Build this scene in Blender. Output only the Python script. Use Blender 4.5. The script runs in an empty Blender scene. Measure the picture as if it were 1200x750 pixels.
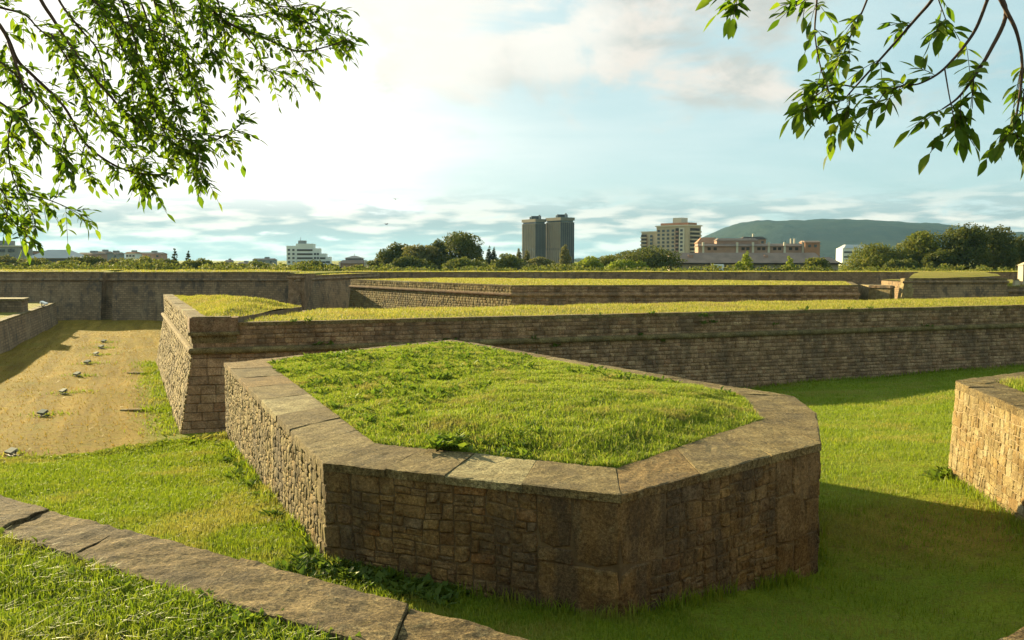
import bpy, math, random
import numpy as np
from mathutils import Vector, Matrix, noise

random.seed(7)
RNG = np.random.default_rng(7)
scene = bpy.context.scene
COL = scene.collection
R = math.radians

# ------------------------------------------------------------------ camera
EYE = 6.6                      # metres above the floor of the dry ditch
FPX = 1100.0
PITCH = math.atan(70 / FPX)
cam_d = bpy.data.cameras.new('camera')
cam_d.sensor_width = 36.0
cam_d.lens = FPX / 1200 * 36.0
cam_d.clip_start = 0.05
cam_d.clip_end = 20000
cam = bpy.data.objects.new('camera', cam_d)
COL.objects.link(cam)
cam.location = (0, 0, EYE)
cam.rotation_euler = (math.pi / 2 - PITCH, 0, 0)
scene.camera = cam

# ------------------------------------------------------------------ light
SUN_AZ = 40.0                  # degrees to the left of the view direction
SUN_EL = 14.5
S = Vector((-math.sin(R(SUN_AZ)) * math.cos(R(SUN_EL)), math.cos(R(SUN_AZ)) * math.cos(R(SUN_EL)), math.sin(R(SUN_EL))))
sun_d = bpy.data.lights.new('sun', 'SUN')
sun_d.energy = 4.8
sun_d.angle = R(0.6)
sun_d.color = (1.0, 0.82, 0.45)
sun = bpy.data.objects.new('sun', sun_d)
COL.objects.link(sun)
sun.rotation_euler = S.to_track_quat('Z', 'Y').to_euler()
sun.location = (-60, 30, 40)

scene.view_settings.view_transform = 'Standard'
scene.view_settings.look = 'None'
scene.view_settings.exposure = 1.88
scene.view_settings.gamma = 1.0


class NT:
    """a small helper to wire shader nodes"""
    def __init__(self, tree):
        self.t = tree
        tree.nodes.clear()

    def n(self, typ, ins=None, **props):
        nd = self.t.nodes.new(typ)
        for k, v in props.items():
            setattr(nd, k, v)
        for k, v in (ins or {}).items():
            sock = nd.inputs[k]
            if hasattr(v, 'is_output'):
                self.t.links.new(v, sock)
            else:
                sock.default_value = v
        return nd

    def math(self, op, a, b=0.0, c=None, clamp=False):
        d = {0: a, 1: b}
        if c is not None:
            d[2] = c
        return self.n('ShaderNodeMath', d, operation=op, use_clamp=clamp).outputs[0]

    def mix(self, f, a, b, mode='MIX'):
        nd = self.n('ShaderNodeMix', data_type='RGBA', blend_type=mode)
        for i, v in ((0, f), (6, a), (7, b)):
            if hasattr(v, 'is_output'):
                self.t.links.new(v, nd.inputs[i])
            else:
                nd.inputs[i].default_value = v if i == 0 else (*v, 1.0)[:4]
        return nd.outputs[2]

    def noise(self, vec, scale, detail=4, rough=0.55, dist=0.0):
        return self.n('ShaderNodeTexNoise', {'Vector': vec, 'Scale': scale, 'Detail': detail, 'Roughness': rough, 'Distortion': dist}).outputs['Fac']

    def ramp(self, f, stops, interp='LINEAR'):
        nd = self.n('ShaderNodeValToRGB', {0: f})
        cr = nd.color_ramp
        cr.interpolation = interp
        while len(cr.elements) < len(stops):
            cr.elements.new(0.5)
        for e, (p, c) in zip(cr.elements, stops):
            e.position = p
            e.color = (*c, 1.0) if len(c) == 3 else c
        return nd.outputs[0]

    def smooth(self, v, a, b):
        nd = self.n('ShaderNodeMapRange', {0: v, 1: a, 2: b, 3: 0.0, 4: 1.0}, interpolation_type='SMOOTHSTEP', clamp=True)
        return nd.outputs[0]

    def mapping(self, vec, scale=(1, 1, 1), rot=(0, 0, 0), loc=(0, 0, 0)):
        return self.n('ShaderNodeMapping', {'Vector': vec, 'Location': loc, 'Rotation': rot, 'Scale': scale}).outputs[0]


# ------------------------------------------------------------------ sky
world = bpy.data.worlds.new('World')
scene.world = world
world.use_nodes = True
w = NT(world.node_tree)
sky = w.n('ShaderNodeTexSky', sky_type='NISHITA', sun_disc=False)
sky.sun_elevation = R(SUN_EL)
sky.sun_rotation = R(-SUN_AZ)
sky.altitude = 450
sky.air_density = 1.0
sky.dust_density = 2.2
sky.ozone_density = 1.6
vdir = w.n('ShaderNodeTexCoord').outputs['Generated']
sep = w.n('ShaderNodeSeparateXYZ', {0: vdir})
zc = w.math('MAXIMUM', sep.outputs[2], 0.0)
inv = w.math('DIVIDE', 1.0, w.math('ADD', zc, 0.10))
flat = w.n('ShaderNodeVectorMath', {0: vdir, 1: (1, 1, 0)}, operation='MULTIPLY').outputs[0]
scl = w.n('ShaderNodeVectorMath', {0: flat, 3: inv}, operation='SCALE').outputs[0]
sdot = w.n('ShaderNodeVectorMath', {0: vdir, 1: tuple(S)}, operation='DOT_PRODUCT').outputs['Value']
glow = w.math('POWER', w.math('MAXIMUM', sdot, 0.0), 3.0)
glow2 = w.math('POWER', w.math('MAXIMUM', sdot, 0.0), 14.0)
# thin high veil, thicker towards the horizon
veil_n = w.noise(w.mapping(scl, (0.55, 0.75, 1), loc=(3.1, 1.2, 0)), 1.0, 5, 0.6, 0.4)
veil = w.math('ADD', w.smooth(veil_n, 0.30, 0.75), 0.0)
veil = w.math('MULTIPLY', veil, 0.55)
veil = w.math('ADD', veil, w.math('MULTIPLY', w.smooth(glow, 0.22, 0.84), 0.97), clamp=True)
veil_col = w.mix(w.smooth(glow, 0.30, 0.74), (6.0, 7.0, 6.9), (10.0, 9.8, 9.1))
skycol = w.mix(veil, w.mix(0.70, sky.outputs[0], (3.9, 6.0, 6.2)), veil_col)
# cumulus shreds high up: a broad warm cloud over the right of the view, white wisps left of it
def toward(px, py, r0, r1):
    a, b = (px - 600) / FPX, (375 - py) / FPX
    d = Vector((a, math.cos(PITCH) + b * math.sin(PITCH), b * math.cos(PITCH) - math.sin(PITCH))).normalized()
    dt = w.n('ShaderNodeVectorMath', {0: vdir, 1: tuple(d)}, operation='DOT_PRODUCT').outputs['Value']
    return w.smooth(dt, math.cos(R(r0)), math.cos(R(r1)))
cdir = w.n('ShaderNodeVectorMath', {0: vdir, 1: (7.0, 7.0, 15.0)}, operation='MULTIPLY').outputs[0]
c1 = w.noise(w.mapping(cdir, (1, 1, 1), loc=(1.35, 4.4, 0)), 1.0, 8, 0.58, 0.5)
b1 = w.math('MAXIMUM', toward(850, 5, 7.0, 1.0), toward(745, 40, 5.5, 0.5))
b2 = w.math('MAXIMUM', toward(520, 45, 6.0, 0.5), w.math('MAXIMUM', toward(650, 30, 5.0, 0.5), toward(500, -60, 9.0, 2.0)))
bb = w.math('MAXIMUM', b1, b2)
m1 = w.smooth(w.math('ADD', c1, w.math('MULTIPLY', bb, 0.20)), 0.52, 0.72)
m1 = w.math('MULTIPLY', m1, w.smooth(sep.outputs[2], 0.08, 0.17))
c1b = w.noise(w.mapping(cdir, (1.6, 1.6, 1.6), loc=(7.0, 2.0, 0)), 1.0, 5, 0.6, 0.3)
cum_col = w.mix(w.smooth(c1b, 0.38, 0.62), (7.2, 6.5, 5.7), (4.7, 4.8, 4.4))
cum_col = w.mix(w.math('MAXIMUM', w.math('MULTIPLY', b2, 0.8), w.smooth(glow, 0.48, 0.8)), cum_col, (8.6, 8.2, 7.4))
skycol = w.mix(w.math('MULTIPLY', m1, 0.85), skycol, cum_col)
# long flat cloud banks over the horizon
ang = w.n('ShaderNodeVectorMath', {0: vdir, 1: (13.0, 13.0, 62.0)}, operation='MULTIPLY').outputs[0]
c2 = w.noise(ang, 1.0, 8, 0.6, 0.5)
low = w.math('MULTIPLY', w.smooth(sep.outputs[2], 0.085, 0.035), w.smooth(sep.outputs[2], -0.05, 0.0))
m2 = w.math('MULTIPLY', w.smooth(w.math('ADD', c2, w.math('MULTIPLY', w.smooth(sep.outputs[2], 0.085, 0.02), 0.17)), 0.42, 0.57), low)
c2b = w.noise(w.mapping(ang, (1.3, 1.3, 1.6), loc=(5, 5, 2)), 1.0, 4, 0.5)
bank_col = w.mix(w.smooth(c2b, 0.42, 0.62), (2.8, 3.75, 3.75), (7.4, 7.1, 6.2))
skycol = w.mix(w.math('MULTIPLY', m2, 0.9), skycol, bank_col)
bg = w.n('ShaderNodeBackground', {0: skycol, 1: 0.036})
w.t.links.new(bg.outputs[0], w.n('ShaderNodeOutputWorld').inputs[0])


# ------------------------------------------------------------------ geometry helpers
def ray(px, py):
    a, b = (px - 600) / FPX, (375 - py) / FPX
    c, s = math.cos(PITCH), math.sin(PITCH)
    return Vector((a, c + b * s, b * c - s))


def at_z(px, py, z):
    r = ray(px, py)
    t = (z - EYE) / r.z
    return Vector((r.x * t, r.y * t, z))


def at_d(px, py, d):
    r = ray(px, py)
    t = d / r.y
    return Vector((r.x * t, d, EYE + r.z * t))


def sstep(a, b, x):
    t = np.clip((np.asarray(x, float) - a) / (b - a), 0, 1)
    return t * t * (3 - 2 * t)


def gz(x, y):
    """height of the ground sheet"""
    x = np.asarray(x, float); y = np.asarray(y, float)
    zl = 2.70 - 0.055 * (y - 12)
    s = (x + 8.3) * -0.66 + (y - 22.8) * 0.75
    edge = 0.12 * np.sin(x * 1.7) + 0.1 * np.sin(y * 2.3 + x)
    ml = 1 - sstep(0.0, 2.6, s + edge)
    left = zl * ml
    right = 2.62 - 0.072 * (y - 12) + 0.05 * np.maximum(x - 5, 0)
    right = np.maximum(right, 0.0)
    wr = sstep(-4, 4, x) * (1 - sstep(52, 66, y))
    z = left * (1 - wr) + right * wr
    z = z - 0.40 * np.exp(-(((x - 4.8) / 3.6) ** 2 + ((y - 13.0) / 4.2) ** 2)) - 0.14 * np.exp(-(((x - 0.5) / 2.5) ** 2 + ((y - 10.5) / 2.0) ** 2))
    z = z + 0.035 * np.sin(x * 0.9 + 1.3 * np.sin(y * 0.31)) + 0.03 * np.sin(y * 0.73 + x * 0.4)
    z = np.where(y < 9, np.minimum(z, 2.8), z)
    yj = 106 + 27.5 * sstep(-25.5, -21.5, x)
    up = np.clip((y - yj) / 2.5, 0, 1)
    far = 5.0 - 2.0 * sstep(138, 165, y)
    return z * (1 - up) + far * up


def tag(o, label=None, cat=None, group=None, kind=None):
    if label: o['label'] = label
    if cat: o['category'] = cat
    if group: o['group'] = group
    if kind: o['kind'] = kind
    elif cat: o['kind'] = 'thing'
    return o


def link(o, parent=None):
    COL.objects.link(o)
    if parent is not None:
        o.parent = parent
        base = parent
        m = Matrix.Translation(base.location)
        while base.parent is not None:
            base = base.parent
            m = Matrix.Translation(base.location) @ m
        o.matrix_parent_inverse = m.inverted()
    return o


def empty(name, loc, label, cat, group=None):
    o = bpy.data.objects.new(name, None)
    o.empty_display_size = 0.2
    o.location = loc
    COL.objects.link(o)
    return tag(o, label, cat, group)


def mesh_np(name, v, faces_idx, sizes, mat, smooth=False):
    """fast mesh from numpy: v Nx3, flat vertex indices, face sizes"""
    me = bpy.data.meshes.new(name)
    v = np.asarray(v, np.float32); fi = np.asarray(faces_idx, np.int32); sizes = np.asarray(sizes, np.int32)
    me.vertices.add(len(v)); me.vertices.foreach_set('co', v.ravel())
    me.loops.add(len(fi)); me.loops.foreach_set('vertex_index', fi)
    st = np.zeros(len(sizes), np.int32); st[1:] = np.cumsum(sizes)[:-1]
    me.polygons.add(len(sizes)); me.polygons.foreach_set('loop_start', st)
    if smooth:
        me.polygons.foreach_set('use_smooth', np.ones(len(sizes), bool))
    me.materials.append(mat)
    me.update(calc_edges=True)
    me.validate(verbose=False)
    return me


class MB:
    """collects vertices and faces and links them as one mesh object"""
    def __init__(self):
        self.v = []; self.f = []

    def add(self, vs, fs):
        k = len(self.v)
        self.v += [tuple(p) for p in vs]
        self.f += [tuple(i + k for i in f) for f in fs]

    def hexa(self, b, t):
        """bottom quad (ccw from above), top quad"""
        self.add(list(b) + list(t), [(3, 2, 1, 0), (4, 5, 6, 7), (0, 1, 5, 4), (1, 2, 6, 5), (2, 3, 7, 6), (3, 0, 4, 7)])

    def box(self, c, sx, sy, sz, rz=0.0, taper=1.0):
        """box standing on c (centre of its base)"""
        ca, sa = math.cos(rz), math.sin(rz)
        q = [(-.5, -.5), (.5, -.5), (.5, .5), (-.5, .5)]
        def P(u, v, z, k=1.0):
            x, y = u * sx * k, v * sy * k
            return (c[0] + x * ca - y * sa, c[1] + x * sa + y * ca, c[2] + z)
        self.hexa([P(u, v, 0) for u, v in q], [P(u, v, sz, taper) for u, v in q])

    def tube(self, pts, radii, n=7, cap=True):
        pts = [Vector(p) for p in pts]
        rings = []
        up = Vector((0.13, 0.21, 0.97)).normalized()
        for i, p in enumerate(pts):
            d = (pts[min(i + 1, len(pts) - 1)] - pts[max(i - 1, 0)])
            d = d.normalized() if d.length > 1e-9 else Vector((0, 0, 1))
            a = d.cross(up)
            if a.length < 1e-3: a = d.cross(Vector((1, 0, 0)))
            a.normalize(); b = d.cross(a)
            rings.append([p + (a * math.cos(2 * math.pi * k / n) + b * math.sin(2 * math.pi * k / n)) * radii[i] for k in range(n)])
        vs = [q for r in rings for q in r]
        fs = []
        for i in range(len(pts) - 1):
            for k in range(n):
                fs.append((i * n + k, i * n + (k + 1) % n, (i + 1) * n + (k + 1) % n, (i + 1) * n + k))
        if cap:
            fs.append(tuple(range(n - 1, -1, -1)))
            fs.append(tuple((len(pts) - 1) * n + k for k in range(n)))
        self.add(vs, fs)

    def mesh(self, name, mat, smooth=False):
        me = bpy.data.meshes.new(name)
        me.from_pydata(self.v, [], self.f)
        me.materials.append(mat)
        if smooth:
            me.polygons.foreach_set('use_smooth', np.ones(len(me.polygons), bool))
        me.update()
        return me

    def build(self, name, mat, parent=None, smooth=False):
        return link(bpy.data.objects.new(name, self.mesh(name, mat, smooth)), parent)


def offset_poly(poly, d):
    """offset a ccw polygon outward; d is one distance or one per edge (edge i runs from i to i+1)"""
    n = len(poly)
    ds = d if isinstance(d, (list, tuple)) else [d] * n
    L = []
    for i in range(n):
        a, b = Vector(poly[i][:2]), Vector(poly[(i + 1) % n][:2])
        t = (b - a).normalized()
        nn = Vector((t.y, -t.x))
        L.append((a + nn * ds[i], t))
    out = []
    for i in range(n):
        p, t = L[i - 1]; q, u = L[i]
        cr = t.x * u.y - t.y * u.x
        if abs(cr) < 1e-4:
            out.append(q.copy())
        else:
            k = ((q.x - p.x) * u.y - (q.y - p.y) * u.x) / cr
            out.append(p + t * k)
    return out


def rings_mesh(rings):
    """loft closed rings [(poly, z)], capped at both ends"""
    m = MB(); n = len(rings[0][0])
    for poly, z in rings:
        m.v += [(p[0], p[1], z if not hasattr(z, '__len__') else z[i]) for i, p in enumerate(poly)]
    for r in range(len(rings) - 1):
        for k in range(n):
            m.f.append((r * n + k, r * n + (k + 1) % n, (r + 1) * n + (k + 1) % n, (r + 1) * n + k))
    m.f.append(tuple(range(n - 1, -1, -1)))
    m.f.append(tuple((len(rings) - 1) * n + k for k in range(n)))
    return m


def in_poly(x, y, poly):
    x = np.asarray(x); y = np.asarray(y)
    inside = np.zeros(x.shape, bool)
    n = len(poly)
    for i in range(n):
        x0, y0 = poly[i][0], poly[i][1]; x1, y1 = poly[(i + 1) % n][0], poly[(i + 1) % n][1]
        if y0 == y1: continue
        c = ((y0 > y) != (y1 > y)) & (x < (x1 - x0) * (y - y0) / (y1 - y0) + x0)
        inside ^= c
    return inside


def edge_dist(x, y, poly):
    d = np.full(np.shape(x), 1e9)
    n = len(poly)
    for i in range(n):
        a = np.array(poly[i][:2]); b = np.array(poly[(i + 1) % n][:2]); ab = b - a
        t = np.clip(((x - a[0]) * ab[0] + (y - a[1]) * ab[1]) / (ab @ ab), 0, 1)
        d = np.minimum(d, np.hypot(x - a[0] - t * ab[0], y - a[1] - t * ab[1]))
    return d


# ------------------------------------------------------------------ materials
def new_mat(name):
    m = bpy.data.materials.new(name)
    m.use_nodes = True
    return m, NT(m.node_tree)


def finish(nt, col, rough=0.9, bump=None, bump_d=0.01, bump_s=1.0, spec=0.2, translucent=None, tl=0.4):
    p = nt.n('ShaderNodeBsdfPrincipled', {'Roughness': rough, 'Specular IOR Level': spec})
    if hasattr(col, 'is_output'): nt.t.links.new(col, p.inputs['Base Color'])
    else: p.inputs['Base Color'].default_value = (*col, 1)
    if bump is not None:
        b = nt.n('ShaderNodeBump', {'Strength': bump_s, 'Distance': bump_d, 'Height': bump})
        nt.t.links.new(b.outputs[0], p.inputs['Normal'])
    out = p.outputs[0]
    if translucent is not None:
        tr = nt.n('ShaderNodeBsdfTranslucent')
        if hasattr(translucent, 'is_output'): nt.t.links.new(translucent, tr.inputs[0])
        else: tr.inputs[0].default_value = (*translucent, 1)
        out = nt.n('ShaderNodeMixShader', {0: tl, 1: p.outputs[0], 2: tr.outputs[0]}).outputs[0]
    nt.t.links.new(out, nt.n('ShaderNodeOutputMaterial').inputs[0])


def rnd(nt):
    """a random value per object and per loose piece of a joined mesh"""
    a = nt.n('ShaderNodeObjectInfo').outputs['Random']
    g = nt.n('ShaderNodeNewGeometry')
    return nt.math('FRACT', nt.math('ADD', a, g.outputs['Random Per Island'])), g.outputs['Position']


def stone_mat(name, stops, dark=(0.06, 0.05, 0.04), dark_amt=0.5, lichen=(0.28, 0.235, 0.13), lichen_amt=0.3, scale=1.0, bump_d=0.03, grain=0.6):
    m, nt = new_mat(name)
    r, pos = rnd(nt)
    base = nt.ramp(r, stops)
    n1 = nt.noise(pos, 3.0 * scale, 6, 0.65)
    n2 = nt.noise(nt.mapping(pos, (1.3, 1.3, 0.5)), 0.9 * scale, 7, 0.66, 0.4)
    n3 = nt.noise(pos, 24 * scale, 6, 0.72)
    n4 = nt.noise(pos, 7.0 * scale, 6, 0.66)
    n5 = nt.noise(pos, 70 * scale, 3, 0.7)
    col = nt.mix(nt.smooth(n1, 0.36, 0.66), nt.mix(1.0, base, (0.60, 0.57, 0.52), 'MULTIPLY'), base)
    col = nt.mix(nt.math('MULTIPLY', nt.smooth(n4, 0.54, 0.66), lichen_amt), col, lichen)
    col = nt.mix(nt.math('MULTIPLY', nt.smooth(n2, 0.47, 0.62), dark_amt), col, dark)
    col = nt.mix(grain, col, nt.mix(1.0, col, nt.ramp(n3, [(0.36, (0.36, 0.34, 0.31)), (0.52, (1.0, 1.0, 1.0)), (0.68, (1.65, 1.6, 1.5))]), 'MULTIPLY'))
    col = nt.mix(min(1.0, grain + 0.1), col, nt.mix(1.0, col, nt.ramp(n5, [(0.34, (0.5, 0.48, 0.46)), (0.66, (1.4, 1.38, 1.35))]), 'MULTIPLY'))
    h = nt.math('ADD', nt.math('MULTIPLY', n4, 1.0), nt.math('ADD', nt.math('MULTIPLY', n3, 0.8), nt.math('MULTIPLY', n5, 0.25)))
    finish(nt, col, 0.93, h, bump_d, 1.0, 0.12)
    return m


ST_WARM = [(0.0, (0.211, 0.127, 0.052)), (0.25, (0.257, 0.165, 0.073)), (0.5, (0.226, 0.150, 0.076)), (0.72, (0.281, 0.177, 0.071)), (0.9, (0.194, 0.138, 0.081)), (1.0, (0.283, 0.149, 0.054))]
ST_GREY = [(0.0, (0.329, 0.206, 0.120)), (0.3, (0.427, 0.274, 0.158)), (0.6, (0.242, 0.151, 0.091)), (0.85, (0.485, 0.325, 0.188)), (1.0, (0.339, 0.192, 0.107))]
ST_PALE = [(0.0, (0.277, 0.203, 0.086)), (0.3, (0.335, 0.266, 0.129)), (0.6, (0.251, 0.166, 0.061)), (0.85, (0.335, 0.282, 0.157)), (1.0, (0.277, 0.166, 0.054))]
ST_RUB = [(0.0, (0.226, 0.167, 0.066)), (0.3, (0.292, 0.231, 0.099)), (0.6, (0.192, 0.137, 0.055)), (0.85, (0.325, 0.259, 0.118)), (1.0, (0.251, 0.159, 0.052))]
M_BLOCK = stone_mat('warm sandstone', ST_WARM, dark_amt=0.62)
M_RUBBLE = stone_mat('rubble sandstone', ST_RUB, dark_amt=0.55, lichen_amt=0.3)
M_PALE = stone_mat('pale sandstone', ST_PALE, grain=0.4, dark_amt=0.2, dark=(.12,.09,.05), lichen=(0.42, 0.38, 0.27), lichen_amt=0.3)
M_GREY = stone_mat('grey limestone', ST_GREY, dark_amt=0.45, scale=0.8)
M_COPE = stone_mat('weathered coping', grain=0.85, stops=[(0.0, (0.219, 0.165, 0.074)), (0.4, (0.266, 0.206, 0.097)), (0.75, (0.189, 0.142, 0.066)), (0.93, (0.264, 0.174, 0.071)), (1.0, (0.371, 0.328, 0.177))], dark_amt=0.4, lichen_amt=0.4, bump_d=0.03)
M_COPE_FRONT = stone_mat('rough coping', grain=1.0, stops=[(0.0, (0.192, 0.134, 0.059)), (0.5, (0.229, 0.166, 0.076)), (1.0, (0.169, 0.119, 0.053))], dark_amt=0.5, lichen_amt=0.5, scale=1.6, bump_d=0.028)


def mortar_mat(name, c0, c1):
    m, nt = new_mat(name)
    pos = nt.n('ShaderNodeNewGeometry').outputs['Position']
    n1 = nt.noise(pos, 2.5, 6, 0.65); n2 = nt.noise(pos, 30, 4, 0.7)
    col = nt.mix(nt.smooth(n1, 0.35, 0.68), c0, c1)
    finish(nt, col, 0.95, n2, 0.015, 1.0, 0.1)
    return m


M_MORTAR = mortar_mat('earthy mortar', (0.10, 0.068, 0.036), (0.17, 0.12, 0.066))
M_MORTAR_L = mortar_mat('pale mortar', (0.230, 0.166, 0.088), (0.323, 0.249, 0.144))
M_MORTAR_G = mortar_mat('grey mortar', (0.149, 0.099, 0.057), (0.230, 0.158, 0.092))


def far_wall_mat(name):
    """masonry more than 80 m away: courses too small to pick apart"""
    m, nt = new_mat(name)
    pos = nt.n('ShaderNodeNewGeometry').outputs['Position']
    sp = nt.n('ShaderNodeSeparateXYZ', {0: pos})
    along = nt.math('ADD', sp.outputs[0], nt.math('MULTIPLY', sp.outputs[1], 0.7))
    vec = nt.n('ShaderNodeCombineXYZ', {0: along, 1: sp.outputs[2], 2: 0.0}).outputs[0]
    br = nt.n('ShaderNodeTexBrick', {'Vector': vec, 'Color1': (0.31, 0.205, 0.115, 1), 'Color2': (0.20, 0.132, 0.074, 1), 'Mortar': (0.13, 0.092, 0.06, 1), 'Scale': 1.0, 'Mortar Size': 0.025, 'Brick Width': 0.46, 'Row Height': 0.22})
    n1 = nt.noise(nt.mapping(pos, (0.35, 0.35, 0.18)), 1.0, 6, 0.65, 0.6)
    n2 = nt.noise(nt.mapping(pos, (1.0, 1.0, 0.6)), 1.4, 5, 0.65)
    n3 = nt.noise(nt.mapping(pos, (2.0, 2.0, 0.25)), 0.8, 5, 0.6)
    col = nt.mix(nt.math('MULTIPLY', nt.smooth(n1, 0.46, 0.66), 0.6), br.outputs[0], (0.34, 0.24, 0.14))
    col = nt.mix(nt.math('MULTIPLY', nt.smooth(n2, 0.50, 0.64), 0.75), col, (0.085, 0.07, 0.056))
    col = nt.mix(nt.math('MULTIPLY', nt.smooth(n3, 0.56, 0.70), 0.6), col, (0.07, 0.06, 0.05))
    finish(nt, col, 0.95, br.outputs['Fac'], 0.03, 0.6, 0.1)
    return m


M_FAR = far_wall_mat('far masonry')


def turf_mat(name, cols, dry_attr=False):
    m, nt = new_mat(name)
    pos = nt.n('ShaderNodeNewGeometry').outputs['Position']
    n1 = nt.noise(pos, 0.55, 6, 0.62, 0.4)
    n2 = nt.noise(pos, 3.2, 5, 0.65)
    n3 = nt.noise(pos, 26, 4, 0.7)
    g = nt.mix(nt.smooth(n1, 0.34, 0.66), cols[0], cols[1])
    g = nt.mix(nt.math('MULTIPLY', nt.smooth(n2, 0.5, 0.72), 0.7), g, cols[2])
    if dry_attr:
        at = nt.n('ShaderNodeAttribute', attribute_name='dry').outputs['Fac']
        # mown stripes and wheel tracks along the ditch
        sp = nt.n('ShaderNodeSeparateXYZ', {0: pos})
        st = nt.n('ShaderNodeCombineXYZ', {0: nt.math('ADD', nt.math('MULTIPLY', sp.outputs[0], 0.93), nt.math('MULTIPLY', sp.outputs[1], 0.36)), 1: nt.math('MULTIPLY', sp.outputs[1], 0.06), 2: 0.0}).outputs[0]
        ns = nt.noise(st, 1.25, 4, 0.5)
        nd = nt.noise(nt.mapping(pos, (0.5, 0.28, 1)), 0.8, 6, 0.66, 0.5)
        dry = nt.mix(nt.smooth(ns, 0.38, 0.62), (0.155, 0.092, 0.016), (0.335, 0.212, 0.042))
        dry = nt.mix(nt.smooth(nd, 0.36, 0.66), dry, (0.225, 0.150, 0.024))
        dry = nt.mix(nt.math('MULTIPLY', nt.smooth(n2, 0.52, 0.70), 0.7), dry, (0.125, 0.078, 0.026))
        dry = nt.mix(nt.math('MULTIPLY', nt.smooth(n1, 0.53, 0.7), 0.45), dry, (0.15, 0.145, 0.035))
        f = nt.math('ADD', at, nt.math('MULTIPLY', nt.math('SUBTRACT', n2, 0.5), 0.9), clamp=True)
        g = nt.mix(f, g, dry)
    g = nt.mix(0.6, g, nt.mix(1.0, g, nt.ramp(n3, [(0.32, (0.4, 0.4, 0.4)), (0.68, (1.5, 1.5, 1.5))]), 'MULTIPLY'))
    finish(nt, g, 0.95, nt.math('ADD', n3, nt.math('MULTIPLY', n2, 1.5)), 0.05, 1.0, 0.05)
    return m


G_FRESH = [(0.060, 0.100, 0.016), (0.105, 0.125, 0.022), (0.13, 0.115, 0.035)]
M_GROUND = turf_mat('ground turf', [(0.132, 0.178, 0.013), (0.189, 0.230, 0.018), (0.143, 0.138, 0.021)], True)
M_TURF = turf_mat('rampart turf', [(0.192, 0.187, 0.034), (0.264, 0.220, 0.050), (0.300, 0.209, 0.084)])
M_SOIL = turf_mat('soil under grass', [(0.045, 0.048, 0.016), (0.075, 0.062, 0.026), (0.06, 0.05, 0.022)])


def blade_mat(name, stops, dry=(0.30, 0.22, 0.08), dry_lo=0.55, dry_hi=0.72, dry_amt=0.8, sc=0.7, tl=0.45):
    m, nt = new_mat(name)
    r, pos = rnd(nt)
    col = nt.ramp(r, stops)
    n = nt.noise(pos, sc, 5, 0.6, 0.3)
    n2 = nt.noise(pos, sc * 5, 4, 0.6)
    f = nt.smooth(nt.math('ADD', n, nt.math('MULTIPLY', nt.math('SUBTRACT', n2, 0.5), 0.45)), dry_lo, dry_hi)
    col = nt.mix(nt.math('MULTIPLY', f, dry_amt), col, dry)
    finish(nt, col, 0.6, None, spec=0.25, translucent=col, tl=tl)
    return m


BL_GREEN = [(0.0, (0.140, 0.207, 0.013)), (0.4, (0.214, 0.286, 0.020)), (0.75, (0.278, 0.336, 0.028)), (1.0, (0.384, 0.347, 0.076))]
BL_LUSH = [(0.0, (0.114, 0.178, 0.009)), (0.5, (0.182, 0.247, 0.012)), (1.0, (0.262, 0.305, 0.025))]
BL_MIX = [(0.0, (0.196, 0.227, 0.020)), (0.5, (0.293, 0.297, 0.034)), (1.0, (0.414, 0.324, 0.095))]
M_BLADE = blade_mat('bastion grass blades', BL_GREEN, dry=(0.34, 0.26, 0.08), dry_lo=.52, dry_hi=.70, dry_amt=0.65, sc=.9)
M_LUSH = blade_mat('lush grass blades', BL_LUSH, dry=(0.34, 0.27, 0.07), dry_lo=0.47, dry_hi=0.68, dry_amt=0.6, sc=.4)
M_BLMIX = blade_mat('mixed grass blades', BL_MIX, dry_amt=0.6, dry_lo=.53, dry_hi=.68, sc=.35)
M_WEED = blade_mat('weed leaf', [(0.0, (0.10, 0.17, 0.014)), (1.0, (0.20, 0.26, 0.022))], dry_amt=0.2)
M_SHADEWEED = blade_mat('dark weed leaf', [(0.0, (0.06, 0.11, 0.012)), (1.0, (0.12, 0.17, 0.02))], dry_amt=0.15)  # darker leaf tone than the other weeds


def plain(name, col, rough=0.8, var=0.15, scale=0.5, spec=0.2, metal=0.0):
    m, nt = new_mat(name)
    pos = nt.n('ShaderNodeNewGeometry').outputs['Position']
    n = nt.noise(pos, scale, 5, 0.65)
    lo = tuple(c * (1 - var) for c in col); hi = tuple(c * (1 + var) for c in col)
    finish(nt, nt.mix(nt.smooth(n, 0.3, 0.7), lo, hi), rough, None, spec=spec)
    return m


M_GLASS = plain('dark window glass', (0.035, 0.04, 0.045), 0.15, 0.2, 0.2, 0.5)
M_BARK = plain('ash bark', (0.115, 0.085, 0.06), 0.9, 0.4, 9)
M_TWIG = plain('ash twig', (0.085, 0.05, 0.032), 0.8, 0.3, 12)

# ------------------------------------------------------------------ the ground
def axis(fine_lo, fine_hi, step, lo, hi):
    a = list(np.arange(fine_lo, fine_hi + 1e-6, step))
    s = step; x = fine_hi
    up = []
    while x < hi:
        s *= 1.35; x += s; up.append(min(x, hi))
    s = step; x = fine_lo
    dn = []
    while x > lo:
        s *= 1.35; x -= s; dn.append(max(x, lo))
    return np.array(dn[::-1] + a + up)


def grid_mesh(name, xs, ys, zf, mat, smooth=True):
    X, Y = np.meshgrid(xs, ys)
    Z = zf(X, Y)
    v = np.stack([X.ravel(), Y.ravel(), Z.ravel()], 1)
    nx, ny = len(xs), len(ys)
    i = np.arange((nx - 1) * (ny - 1)); r, c = i // (nx - 1), i % (nx - 1)
    a = r * nx + c
    f = np.stack([a, a + 1, a + nx + 1, a + nx], 1)
    return mesh_np(name, v, f.ravel(), np.full(len(f), 4), mat, smooth), X, Y


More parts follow.
